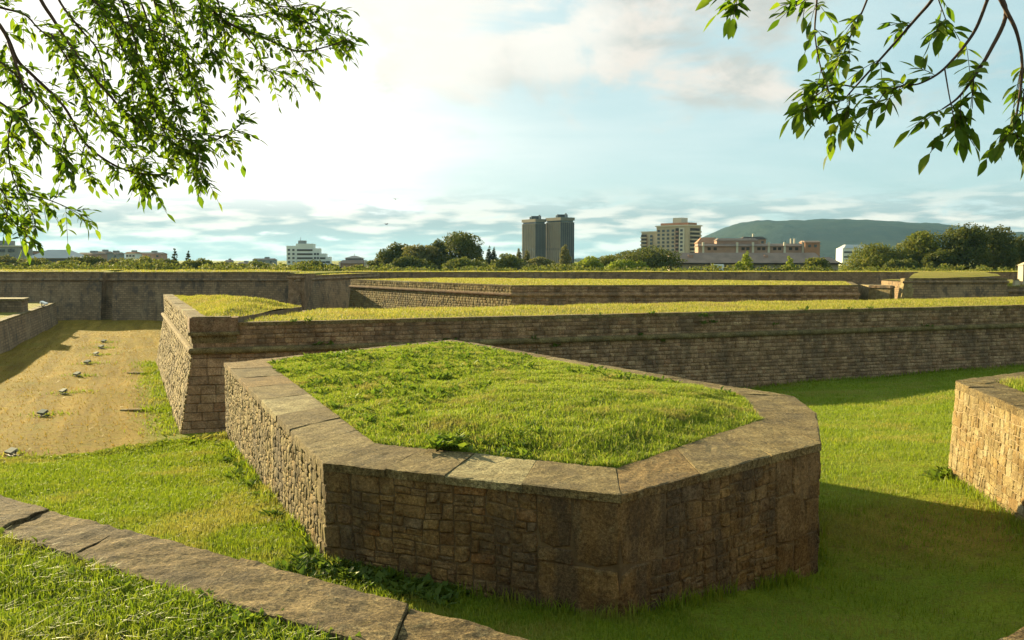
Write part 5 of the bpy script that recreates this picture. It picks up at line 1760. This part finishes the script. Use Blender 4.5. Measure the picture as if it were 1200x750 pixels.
# the long low building with tiled roof
d_ = 300.0
p = at_d(785, 310, d_); b = Bld('barracks', (p.x, d_, 3.0), R(-2), 'long low building with a brown tiled roof beyond the far rampart', 'building')
W = px_m(196, d_)
zr = at_d(0, 296, d_).z - 3.0; ze = at_d(0, 309, d_).z - 3.0
b.part('wall', [(W / 2, 7, -.5, W, 12, ze + .5)], M_BEIGE)
b.part('eave', [(W / 2, 6.5, ze - .25, W + 2, 14, .5)], M_EAVE)
b.mesh('roof', hip(W * .90 + 2, 15, ze + .25, zr, .93, .12, 6.5, W * .45), M_ROOF)
b.mesh('end_roof', hip(W * .14, 14, ze + .25, ze + 2.1, .35, .3, 6.4, W * .94), M_ROOF)
b.part('vent', [(W * .13, 3.5, ze + 1.2, 1.6, 2.2, 1.6), (W * .58, 3.5, ze + 1.2, 1.2, 2.2, 1.5)], M_PINK)
b.many('window', box_me('window', 1.6, .3, 1.0, M_GLASS), [(W * k, .92, ze - 1.7) for k in (.06, .13, .34, .41, .49, .56, .72, .79, .93)])
m = MB(); m.box((W * .19, -8, -.2), 3.4, 1.8, 1.2); m.box((W * .19 + .2, -8, 1.0), 2.4, 1.7, .7, 0, .85)
# terraced pink housing behind it
d_ = 430.0
p = at_d(818, 310, d_)
b = Bld('terraced_house', (p.x, d_, 3.0), R(-3), 'row of pink brick terraced houses with white pillars above the long roof', 'building')
W = px_m(140, d_); H1 = at_d(0, 287, d_).z - 3.0
b.part('wall', [(W * .5, 5, 0, W, 10, H1 - .6)], M_PINK)
b.mesh('roof', hip(W + 1, 12, H1 - .6, H1 + .6, .97, .4, 5, W / 2), M_ROOF)
b.many('pillar', box_me('pillar', .9, .8, H1 + 1.2, M_BEIGEL), [(W * k, -.3, 0) for k in (.04, .32, .45, .58, .71, .86)])
b.part('upper_storey', [(W * .33, 6, H1 - 1, W * .34, 7, 3.0)], M_PINK)
b.mesh('upper_roof', hip(W * .36, 8, H1 + 2, H1 + 3.1, .85, .4, 6, W * .33), M_ROOF)
b.many('chimney', box_me('chimney', .7, .7, 2.6, M_BEIGEL), [(W * k, 4, H1 + .3) for k in (.44, .78, .81)])
b.many('window', box_me('window', 1.4, .3, 1.3, M_EAVE), [(W * k, -.06, H1 - 2.4) for k in (.09, .14, .37, .41, .50, .54, .63, .67, .76, .81)])
p = at_d(943, 310, 425); b = Bld('brick_house', (p.x, 425, 3.0), R(-3), 'orange brick house at the right end of the terraced row', 'building')
W = px_m(17, 425); H1 = at_d(0, 284, 425).z - 3.0
b.part('wall', [(W / 2, 5, 0, W, 10, H1)], M_REDB)
b.mesh('roof', hip(W + .8, 11, H1, H1 + .8, .9, .5, 5, W / 2), M_ROOF)
b.many('window', box_me('window', 1.2, .3, 1.2, M_GLASS), [(W * .3, -.05, H1 - 2.2), (W * .7, -.05, H1 - 2.2)])
p = at_d(817, 310, 520); b = Bld('brick_house', (p.x, 520, 3.0), R(-3), 'orange roofed house right beside the beige apartment block', 'building')
W = px_m(26, 520); H1 = at_d(0, 285, 520).z - 3.0
b.part('wall', [(W / 2, 5, 0, W, 10, H1)], M_PINK)
b.mesh('roof', hip(W + 1, 12, H1, H1 + 3.2, .55, .2, 5, W / 2), M_REDB)
b.many('window', box_me('window', 1.5, .3, 1.8, M_EAVE), [(W * k, -.05, H1 - 3) for k in (.2, .45, .7)])
p = at_d(870, 310, 560); b = Bld('dark_villa', (p.x, 560, 3.0), 0, 'dark roofed villa on the rise behind the terraced houses', 'building')
W = px_m(27, 560); H1 = at_d(0, 280.5, 560).z - 3.0
b.part('wall', [(W / 2, 5, 0, W, 10, H1)], M_PINK)
b.mesh('roof', hip(W + 2, 12, H1, H1 + 1.6, .7, .3, 5, W / 2), M_EAVE)
b.part('chimney', [(W * .52, 4, H1 + 1.2, .9, .9, 2.2)], M_BEIGEL)
b.many('window', box_me('window', 1.5, .3, 1.4, M_GLASS), [(W * k, -.05, H1 - 2.4) for k in (.15, .4, .6, .85)])
# white building at the foot of the hill
p = at_d(987, 310, 640); b = Bld('white_building', (p.x, 640, 3.0), R(-4), 'low white building at the foot of the hill left of the right hand grove', 'building')
W = px_m(34, 640); H1 = at_d(0, 291, 640).z - 3.0
b.part('wall', [(W / 2, 8, 0, W, 16, H1)], M_WHITEB)
b.mesh('roof', hip(W + 1, 17, H1, H1 + 2.6, .7, .3, 8, W * .55), M_METAL)
b.part('window_band', [(W / 2, -.1, H1 - 3.2, W * .9, .4, 1.2), (W / 2, -.1, H1 - 6.4, W * .9, .4, 1.2)], M_GLASS)
# buildings at the far left
p = at_d(30, 310, 330); b = Bld('hall', (p.x, 330, 3.0), R(4), 'hall with a wide pale metal hipped roof at the left', 'building')
W = px_m(54, 330); H1 = at_d(0, 302.5, 330).z - 3.0
b.part('wall', [(W / 2, 8, 0, W * .94, 14, H1)], M_BEIGE)
b.mesh('roof', hip(W, 18, H1, H1 + 3.0, .35, .3, 8, W * .52), M_METAL)
b.part('window_band', [(W / 2, .9, H1 - 1.2, W * .8, .4, .8)], M_GLASS)
p = at_d(-14, 310, 380); b = Bld('flat_block', (p.x, 380, 3.0), R(3), 'grey flat roofed block at the left edge behind the leaves', 'building')
W = px_m(36, 380)
b.part('wall', [(W / 2, 6, 0, W, 12, at_d(0, 289, 380).z - 3.0)], M_GREYB)
zt = at_d(0, 289, 380).z - 3.0
b.part('roof_slab', [(W / 2, 6, zt, W + 1.2, 13.2, .5)], M_BEIGEL)
b.part('roof_house', [(W * .35, 6, zt + .5, W * .4, 6, 2.0)], M_GREYB)
b.many('window', box_me('window', W * .2, .3, 1.2, M_GLASS), [(W * k, -.05, zt - 2.2 - 3 * r_) for k in (.15, .45, .75) for r_ in range(2)])
p = at_d(22, 310, 450); b = Bld('flat_block', (p.x, 450, 3.0), R(3), 'brownish low block behind the pale metal roof', 'building')
W = px_m(28, 450); zt = at_d(0, 295, 450).z - 3.0
b.part('wall', [(W / 2, 6, 0, W, 12, zt)], M_PINK)
b.part('roof_slab', [(W / 2, 6, zt, W + 1, 13, .5)], M_GREYB)
b.many('window', box_me('window', 1.6, .3, 1.3, M_GLASS), [(W * k, -.05, zt - 2.2) for k in (.15, .38, .62, .85)])
FAR = [(90, 298, 26, 'pinkish distant house right of the pale metal roof', M_PINK), (112, 296.5, 12, 'grey distant block with a square top above the dark rounded tree', M_GREYB),
       (124, 297.5, 14, 'wide grey distant block above the dark slot', M_GREYB), (147, 297, 12, 'distant block with a red cap left of the light green tree', M_WHITEB),
       (160, 297.5, 30, 'dark roofed distant house row behind the light green tree', M_PINK), (264, 306.5, 6, 'small distant block midway between conifers and white apartments', M_GREYB),
       (296, 304.5, 26, 'dark distant block left of the white apartments', M_GREYB), (279, 309, 14, 'tiny pinkish distant house left of the dark distant block', M_PINK)]
for i, (px, ty, wp_, lab, mt) in enumerate(FAR):
    dd = 520 + 20 * i
    p = at_d(px, 310, dd); b = Bld('distant_house', (p.x, dd, 3.0), R(-5 + 2 * i), lab, 'building')
    W = px_m(wp_, dd); zt = at_d(0, ty, dd).z - 3.0
    b.part('wall', [(W / 2, 5, 0, W, 10, zt)], mt)
    b.mesh('roof', hip(W + 1, 11, zt, zt + 1.0, .8, .4, 5, W / 2), M_REDB if i == 3 else M_ROOF)
    b.part('roof_house', [(W * .6, 5, zt + .8, min(3, W * .4), 3, 1.2)], M_GREYB)
    b.many('window', box_me('window', 1.3, .3, 1.3, M_GLASS), [(W * k, -.05, zt - 2.1) for k in (.2, .5, .8)])

# white van parked by the long building
dv = 286.0
p = at_d(838, 310, dv); van = empty('van', (p.x, dv, 3.0), 'white van parked in front of the long tiled building', 'van')
M_VAN = plain('white van paint', (0.62, 0.63, 0.62), 0.35, 0.04, 1.0, 0.5)
m = MB(); m.hexa([(p.x - 2.6, dv - .95, 3.45), (p.x + 2.6, dv - .95, 3.45), (p.x + 2.6, dv + .95, 3.45), (p.x - 2.6, dv + .95, 3.45)], [(p.x - 2.55, dv - .93, 4.20), (p.x + 2.6, dv - .93, 4.20), (p.x + 2.6, dv + .93, 4.20), (p.x - 2.55, dv + .93, 4.20)])
m.hexa([(p.x - 1.6, dv - .93, 4.20), (p.x + 2.6, dv - .93, 4.20), (p.x + 2.6, dv + .93, 4.20), (p.x - 1.6, dv + .93, 4.20)], [(p.x - .9, dv - .8, 5.40), (p.x + 2.5, dv - .8, 5.40), (p.x + 2.5, dv + .8, 5.40), (p.x - .9, dv + .8, 5.40)])
m.build('body', M_VAN, van)
m = MB(); m.hexa([(p.x - 1.2, dv - .95, 4.35), (p.x + .2, dv - .95, 4.35), (p.x + .2, dv - .9, 4.35), (p.x - 1.2, dv - .9, 4.35)], [(p.x - .8, dv - .88, 5.10), (p.x + .2, dv - .88, 5.10), (p.x + .2, dv - .8, 5.10), (p.x - .8, dv - .8, 5.10)]); m.build('window', M_GLASS, van)
for sx in (-1.6, 1.6):
    for sy in (-.85, .85):
        m = MB(); m.tube([(p.x + sx, dv + sy - .1, 3.35), (p.x + sx, dv + sy + .1, 3.35)], [.35, .35], 12); m.build('wheel', M_EAVE, van)

# ------------------------------------------------------------------ the hill
def hill_mat():
    m, nt = new_mat('wooded hillside')
    pos = nt.n('ShaderNodeNewGeometry').outputs['Position']
    n1 = nt.noise(pos, 0.004, 6, 0.62); n2 = nt.noise(pos, 0.05, 5, 0.7); n3 = nt.noise(nt.mapping(pos, (.6, .6, 2)), .0025, 5, .6)
    c = nt.mix(nt.smooth(n1, .38, .62), (0.006, 0.014, 0.009), (0.017, 0.028, 0.014))
    c = nt.mix(nt.math('MULTIPLY', nt.smooth(n3, .58, .68), .45), c, (0.04, 0.046, 0.02))
    c = nt.mix(.5, c, nt.mix(1.0, c, nt.ramp(n2, [(.3, (.45, .45, .45)), (.7, (1.5, 1.5, 1.5))]), 'MULTIPLY'))
    finish(nt, c, .95, n2, 6.0, 1.0, .05)
    return m


DH = 3600.0
crest = [(560, 306), (700, 303), (780, 297), (815, 286), (828, 279.5), (845, 270.5), (862, 263), (880, 259.5), (910, 259.5), (940, 258.5), (970, 257.6), (1000, 258.8), (1030, 260.5), (1058, 262.3), (1075, 263), (1090, 266.5), (1108, 271), (1130, 273), (1180, 272.5), (1260, 274), (1400, 280), (1600, 296), (1800, 305)]
cx_ = np.array([at_d(a, b, DH).x for a, b in crest]); cz_ = np.array([at_d(a, b, DH).z for a, b in crest])
hx = np.linspace(cx_[0], cx_[-1], 420); hy = np.linspace(DH - 1300, DH + 1200, 70)
def hill_z(X, Y):
    top = np.interp(X * (DH / np.minimum(Y, DH * 2)) * 0 + X, cx_, cz_)
    t = (Y - DH) / 1300.0
    prof = np.where(t < 0, sstep(-1, 0, t) ** 0.8, 1 - sstep(0, 0.92, t))
    nz = np.array([noise.fractal((a * .0021, b * .0021, 0.3), 1.0, 2.0, 5) for a, b in zip(X.ravel(), Y.ravel())]).reshape(X.shape)
    nz2 = np.array([noise.noise((a * .03, b * .03, 1.3)) for a, b in zip(X.ravel(), Y.ravel())]).reshape(X.shape)
    nz3 = np.array([noise.noise((a * .011, b * .011, 4.3)) for a, b in zip(X.ravel(), Y.ravel())]).reshape(X.shape)
    return 4.0 + (top - 4.0) * prof + nz * 16 * prof * (1 - prof) * 4 * .6 + nz2 * 5.0 * np.minimum(prof * 2, 1) + nz3 * 3.0 * prof
me, _, _ = grid_mesh('hill', hx, hy, hill_z, hill_mat())
tag(link(bpy.data.objects.new('hill', me)), kind='structure')

# ------------------------------------------------------------------ the two ash trees whose branches hang into the view
def leaf_mat(name, stops, tl=0.5):
    m, nt = new_mat(name)
    r, pos = rnd(nt)
    col = nt.ramp(r, stops)
    n = nt.noise(pos, 40, 3, .5)
    col = nt.mix(.35, col, nt.mix(1.0, col, nt.ramp(n, [(.3, (.6, .6, .6)), (.7, (1.35, 1.35, 1.2))]), 'MULTIPLY'))
    finish(nt, col, .6, None, spec=.12, translucent=nt.mix(1.0, col, (1.25, 1.45, .6), 'MULTIPLY'), tl=tl)
    return m


M_LEAF = leaf_mat('ash leaf', [(0, (.060, .105, .010)), (.5, (.100, .155, .014)), (1, (.17, .21, .022))])


def leaf_shape(seed):
    rs = random.Random(seed)
    w_ = rs.uniform(.17, .235); fold = rs.uniform(.03, .07); curl = rs.uniform(.03, .16); sk = rs.uniform(-.06, .06)
    st = [(0, 0), (.16, .55), (.38, 1.0), (.62, .82), (.83, .42), (1, 0)]
    v = []
    for t, k in st:
        cy = sk * math.sin(t * 3.1); cz = -curl * t * t
        if k == 0: v.append((t, cy, cz))
        else: v += [(t, cy - w_ * k, cz + fold * k), (t, cy, cz), (t, cy + w_ * k, cz + fold * k)]
    f = [(0, 2, 1), (0, 3, 2)]
    for i in range(3):
        a = 1 + i * 3
        f += [(a, a + 1, a + 4, a + 3), (a + 1, a + 2, a + 5, a + 4)]
    f += [(10, 11, 13), (11, 12, 13)]
    return v, f


LEAF_SH = [leaf_shape(i) for i in range(6)]
LEAF_ME = []
for v, f in LEAF_SH:
    me = bpy.data.meshes.new('leaf'); me.from_pydata(v, [], f); me.materials.append(M_LEAF)
    me.polygons.foreach_set('use_smooth', np.ones(len(f), bool)); me.update(); LEAF_ME.append(me)


def smooth_path(pts, n=6):
    out = []
    for i in range(len(pts) - 1):
        p0 = pts[max(i - 1, 0)]; p1 = pts[i]; p2 = pts[i + 1]; p3 = pts[min(i + 2, len(pts) - 1)]
        for k in range(n):
            t = k / n
            out.append(0.5 * ((2 * p1) + (p2 - p0) * t + (2 * p0 - 5 * p1 + 4 * p2 - p3) * t * t + (3 * p1 - p0 - 3 * p2 + p3) * t ** 3))
    out.append(pts[-1])
    return out


def ash_tree(root, trunk_pts, trunk_r, label, branches, limbs, leaf_len, seed, node_gap, nl=(2, 4), rach=1.5):
    rs = random.Random(seed)
    e = empty('ash_tree', root, label, 'tree')
    m = MB(); m.tube(smooth_path([Vector(p) for p in trunk_pts], 4), list(np.linspace(trunk_r, trunk_r * .45, (len(trunk_pts) - 1) * 4 + 1)), 12); m.build('trunk', M_BARK, e, True)
    for pts, r0, r1 in limbs:
        pp = smooth_path([Vector(p) for p in pts], 5)
        m = MB(); m.tube(pp, list(np.linspace(r0, r1, len(pp))), 8); m.build('limb', M_BARK, e, True)
    stalks = MB(); leaves = []
    for pts, r0, lf0, dens in branches:
        pp = smooth_path(pts, 6)
        m = MB(); m.tube(pp, list(np.linspace(r0, max(.0016, r0 * .3), len(pp))), 6); m.build('branch', M_TWIG, e, True)
        L = [0.0]
        for a, b in zip(pp[:-1], pp[1:]): L.append(L[-1] + (b - a).length)
        s = L[-1] * lf0 + rs.uniform(0, node_gap)
        side = 1
        first = True
        nodes = []
        while s < L[-1]:
            nodes.append((s, False)); s += node_gap * rs.uniform(.6, 1.4) / dens
        nodes += [(L[-1] * .999, True)] * 3
        for s, tip in nodes:
            i = min(len(pp) - 2, next((k for k in range(len(L) - 1) if L[k + 1] >= s), len(L) - 2))
            t = (s - L[i]) / max(L[i + 1] - L[i], 1e-6); p = pp[i].lerp(pp[i + 1], t); dr = (pp[i + 1] - pp[i]).normalized()
            for sd in ((1, -1) if not tip else (rs.choice((1, -1)),)):
                if rs.random() < .12 and not tip: continue
                rv = Vector((rs.gauss(0, 1), rs.gauss(0, 1), rs.gauss(0, .6)))
                perp = (rv - dr * rv.dot(dr)).normalized()
                d = (dr * rs.uniform(.3, 1.1) + perp * rs.uniform(.5, 1.1) + Vector((0, 0, -rs.uniform(-.15, .6)))).normalized()
                n_pair = rs.randint(*nl)
                RL = leaf_len * rach * rs.uniform(.7, 1.15) * (n_pair + .6) / 3.5
                pts_r = []
                for k in range(7):
                    tt = k / 6
                    pts_r.append(p + d * RL * tt + Vector((0, 0, -1)) * RL * .2 * tt * tt)
                stalks.tube(pts_r, [.0013] * 7, 4, False)
                sv = d.cross(Vector((rs.gauss(0, .4), rs.gauss(0, .4), 1))).normalized()
                for j in range(n_pair + 1):
                    tt = 1.0 if j == n_pair else .32 + .62 * j / n_pair
                    q = pts_r[min(6, int(tt * 6))]
                    ax0 = (pts_r[min(6, int(tt * 6))] - pts_r[max(0, int(tt * 6) - 1)]).normalized()
                    for ss in ((0,) if j == n_pair else (1, -1)):
                        ax = (ax0 * (1.0 if ss == 0 else .62) + sv * ss * rs.uniform(.7, 1.05) + Vector((rs.gauss(0, .16), rs.gauss(0, .16), rs.gauss(-.10, .26)))).normalized()
                        up = Vector((rs.gauss(0, .45), rs.gauss(0, .45), 1)); by = up.cross(ax).normalized(); bz = ax.cross(by)
                        sc = leaf_len * rs.uniform(.72, 1.18) * (1.1 if ss == 0 else 1) * (.8 if j == 0 else 1)
                        leaves.append((q, ax, by, bz, sc))
    rs.shuffle(leaves)
    stalks.build('leaf_stalks', M_TWIG, e)['kind'] = 'stuff'
    def vis(l):
        x, y, z = l[0]; dz = z - EYE
        return (abs(x / y) < .56 and dz / y < .345)
    leaves.sort(key=lambda l: (not vis(l), l[0].y / l[4]))
    for q, ax, by, bz, sc in leaves[:300]:
        o = bpy.data.objects.new('leaf', rs.choice(LEAF_ME)); link(o, e)
        o.matrix_basis = Matrix(((ax.x * sc, by.x * sc, bz.x * sc, q.x), (ax.y * sc, by.y * sc, bz.y * sc, q.y), (ax.z * sc, by.z * sc, bz.z * sc, q.z), (0, 0, 0, 1)))
    m = MB()
    for q, ax, by, bz, sc in leaves[300:]:
        v, f = rs.choice(LEAF_SH)
        m.add([q + (ax * a + by * b + bz * c) * sc for a, b, c in v], f)
    if m.v: m.build('foliage', M_LEAF, e, True)['kind'] = 'stuff'
    return len(leaves)


def pb(pts, d0, d1):
    """branch through image points at distances d0 -> d1"""
    n = len(pts); return [at_d(px, py, d0 + (d1 - d0) * i / (n - 1)) for i, (px, py) in enumerate(pts)]


LB = [
    (pb([(-60, -40), (0, 30), (20, 70), (38, 88), (75, 125), (100, 168), (135, 194), (165, 203), (192, 205)], 5.0, 5.2), .012, .25, 1.0),
    (pb([(30, -40), (48, 0), (62, 22), (80, 50), (105, 85), (132, 116), (160, 145), (195, 160), (245, 165), (266, 157)], 5.2, 5.5), .011, .2, 1.1),
    (pb([(200, -35), (235, 0), (270, 28), (310, 45), (350, 60), (385, 54), (408, 45)], 5.5, 5.9), .010, .15, 1.3),
    (pb([(10, 50), (22, 85), (28, 105), (37, 118), (18, 132), (10, 160), (12, 195), (22, 225), (38, 248)], 4.8, 4.9), .008, .35, 1.0),
    (pb([(55, -30), (72, 5), (95, 35), (116, 62), (125, 110), (128, 140)], 5.4, 5.6), .008, .15, 1.2),
    (pb([(108, -30), (118, 5), (140, 40), (165, 75), (180, 120), (205, 165)], 5.6, 5.8), .008, .1, 1.4),
    (pb([(150, -30), (168, 10), (182, 55), (195, 95), (210, 140), (222, 190)], 5.4, 5.5), .007, .1, 1.4),
    (pb([(310, -35), (330, -5), (352, 20), (378, 36), (398, 42)], 5.8, 6.0), .007, .1, 1.2),
    (pb([(-40, 0), (5, 10), (30, 18), (48, 36), (80, 58), (100, 75)], 4.9, 5.1), .007, .1, 1.0),
    (pb([(190, -25), (205, 20), (215, 60), (228, 95)], 5.7, 5.8), .006, .05, 1.4),
    (pb([(250, -20), (262, 30), (266, 68), (280, 92)], 5.6, 5.7), .006, .1, 1.2),
    (pb([(285, 36), (300, 58), (310, 80), (335, 92)], 5.6, 5.7), .005, .2, 1.2),
    (pb([(340, 57), (350, 74), (358, 88)], 5.8, 5.8), .004, .1, 1.2),
    (pb([(-30, 110), (0, 120), (30, 145), (55, 170), (78, 180)], 4.7, 4.8), .007, .1, 1.0),
    (pb([(-40, 190), (-5, 215), (8, 235), (8, 255)], 4.6, 4.6), .006, .1, .8),
    (pb([(22, 225), (50, 232), (72, 240), (92, 250)], 4.9, 4.9), .004, .1, 1.1),
    (pb([(132, 116), (150, 130), (175, 120), (205, 132)], 5.4, 5.3), .005, .1, 1.2),
    (pb([(100, 168), (95, 190), (105, 205)], 5.2, 5.2), .004, .1, 1.0),
    (pb([(220, -30), (232, 0), (240, 30), (246, 60)], 5.3, 5.4), .006, .1, 1.3),
    (pb([(95, -30), (130, 30), (150, 70), (170, 100), (190, 150), (205, 175)], 5.5, 5.3), .007, .05, 1.5),
    (pb([(170, -30), (190, 30), (200, 70), (230, 110), (240, 135)], 5.6, 5.6), .007, .05, 1.4),
    (pb([(130, -30), (150, 20), (160, 60), (155, 110), (165, 150)], 5.2, 5.2), .007, .05, 1.3),
    (pb([(240, -30), (255, 10), (290, 20), (320, 15), (350, 25), (370, 18)], 5.7, 5.9), .006, .05, 1.4),
    (pb([(270, -25), (300, 0), (335, 8), (365, 5), (392, 18)], 5.8, 5.9), .006, .05, 1.3),
    (pb([(60, 40), (85, 80), (110, 130), (140, 165), (165, 185)], 5.0, 5.1), .006, .05, 1.2),
    (pb([(-20, 60), (10, 80), (40, 110), (70, 150), (80, 190)], 4.8, 4.9), .006, .05, 1.1),
    (pb([(-30, 230), (0, 240), (15, 262), (30, 275)], 4.7, 4.7), .004, .05, 1.0),
    (pb([(190, 150), (215, 160), (235, 185), (238, 205)], 5.3, 5.3), .004, .05, 1.2),
    (pb([(140, 190), (160, 198), (172, 215)], 5.2, 5.2), .003, .05, 1.2),
    (pb([(230, 155), (262, 160), (280, 148)], 5.4, 5.4), .003, .05, 1.2),
    (pb([(80, -30), (120, 10), (155, 30), (190, 40), (225, 70)], 5.2, 5.4), .007, .1, 1.3),
]
LA = Vector((-5.4, 6.2, ZF))
lm = [([LA + Vector((0.02, -.05, 2.2)), LA + Vector((.9, -.4, 3.0)), at_d(-80, -90, 5.2), at_d(30, -40, 5.2)], .07, .014),
      ([LA + Vector((0, 0, 2.6)), LA + Vector((1.6, -.3, 3.6)), at_d(60, -110, 5.6), at_d(200, -36, 5.5)], .06, .012),
      ([LA + Vector((0, 0, 1.9)), LA + Vector((.9, -.5, 2.3)), at_d(-140, -30, 4.9), at_d(-60, -38, 5.0)], .05, .013),
      ([at_d(60, -110, 5.6), at_d(160, -90, 5.8), at_d(310, -36, 5.8)], .03, .010),
      ([at_d(-140, -30, 4.9), at_d(-80, 100, 4.8), at_d(-38, 188, 4.6)], .02, .008)]
ash_tree(LA, [LA + Vector((0, 0, -.3)), LA + Vector((.05, 0, 1.2)), LA + Vector((-.05, .05, 2.8)), LA + Vector((-.1, .1, 4.5)), LA + Vector((-.1, .2, 6.0))], .24, 'ash tree at the left whose leafy branches hang across the upper left sky', LB, lm, .060, 11, .050, (2, 4), 2.0)
RB = [
    (pb([(1110, -30), (1092, 0), (1075, 20), (1040, 60), (1002, 102), (988, 118)], 3.2, 3.4), .007, .2, .8),
    (pb([(1168, -30), (1157, 0), (1140, 40), (1107, 80), (1080, 97), (1062, 100)], 3.1, 3.2), .007, .35, .8),
    (pb([(1160, -25), (1179, 14), (1160, 60), (1136, 98), (1121, 116), (1104, 128)], 3.0, 3.1), .008, .5, .9),
    (pb([(1160, -25), (1179, 12), (1192, 40), (1198, 80), (1192, 130), (1188, 152)], 3.0, 3.0), .008, .55, .8),
    (pb([(958, -25), (957, 5), (955, 40), (962, 80), (975, 118), (985, 140)], 3.5, 3.5), .004, .05, 1.25),
    (pb([(1025, -25), (1012, 10), (1000, 35), (985, 70), (968, 95)], 3.4, 3.4), .004, .1, 1.1),
    (pb([(890, -28), (876, -14), (866, -8)], 3.4, 3.4), .003, .3, 1.0),
    (pb([(955, -20), (945, -2), (935, 6)], 3.5, 3.5), .003, .1, 1.0),
    (pb([(1107, 80), (1112, 110), (1118, 140)], 3.1, 3.1), .003, .2, 1.0),
    (pb([(1062, 100), (1040, 106), (1030, 118)], 3.2, 3.2), .003, .2, .8),
    (pb([(1002, 102), (975, 100), (950, 118)], 3.4, 3.4), .003, .2, 1.0),
    (pb([(1092, -25), (1100, 0), (1108, 22)], 3.2, 3.2), .003, .1, .9),
    (pb([(1215, 60), (1200, 110), (1198, 140)], 3.0, 3.0), .003, .2, 1.0),
]
RA = Vector((5.0, 2.6, ZF))
lm = [([RA + Vector((0, 0, 1.9)), RA + Vector((-.9, .2, 2.9)), at_d(1260, -110, 3.2), at_d(1160, -28, 3.0)], .06, .010),
      ([at_d(1260, -110, 3.2), at_d(1180, -70, 3.2), at_d(1110, -30, 3.2)], .02, .008),
      ([at_d(1180, -70, 3.2), at_d(1090, -60, 3.4), at_d(958, -26, 3.5)], .012, .005),
      ([at_d(1090, -60, 3.4), at_d(980, -50, 3.4), at_d(890, -28, 3.4)], .008, .004)]
ash_tree(RA, [RA + Vector((0, 0, -.3)), RA + Vector((.05, 0, 1.2)), RA + Vector((.05, .05, 2.8)), RA + Vector((.1, .1, 4.6))], .2, 'ash tree at the right whose sparse twigs hang into the upper right sky', RB, lm, .068, 23, .088, (2, 3), 1.6)

# ------------------------------------------------------------------ two birds
M_BIRD = plain('dark plumage', (0.03, 0.03, 0.035), .7, .2, 5)
for (px, py, d_, rz, lab) in ((463.5, 233.5, 120, 20, 'upper tiny dark bird in the white sky'), (452.8, 262.8, 130, -30, 'lower tiny dark bird in front of the cloud bank')):
    p = at_d(px, py, d_); e = empty('bird', p, lab, 'bird', None); e.rotation_euler.z = R(rz)
    m = MB(); m.tube([(0, -.26, 0), (0, -.2, .01), (0, -.05, .02), (0, .1, .01), (0, .3, 0)], [.015, .045, .07, .05, .02], 8)
    o = bpy.data.objects.new('body', m.mesh('body', M_BIRD, True)); COL.objects.link(o); o.parent = e
    for s_ in (-1, 1):
        m = MB(); m.add([(0.03 * s_, -.1, .03), (.03 * s_, .1, .03), (.3 * s_, .06, .13), (.28 * s_, -.12, .14), (.55 * s_, .08, .06)], [(0, 1, 2, 3), (3, 2, 4)] if s_ > 0 else [(3, 2, 1, 0), (4, 2, 3)])
        o = bpy.data.objects.new('wing', m.mesh('wing', M_BIRD)); COL.objects.link(o); o.parent = e

# ------------------------------------------------------------------ the air between here and the hill
hz, hn = new_mat('haze air')
vol = hn.n('ShaderNodeVolumePrincipled', {'Color': (0.34, 0.68, 1.0, 1), 'Density': 0.00004, 'Anisotropy': 0.2})
hn.t.links.new(vol.outputs[0], hn.n('ShaderNodeOutputMaterial').inputs['Volume'])
m = MB(); m.box((0, 4250, -1.6), 18600, 9900, 1.6 + 176)
tag(m.build('haze', hz), kind='stuff')
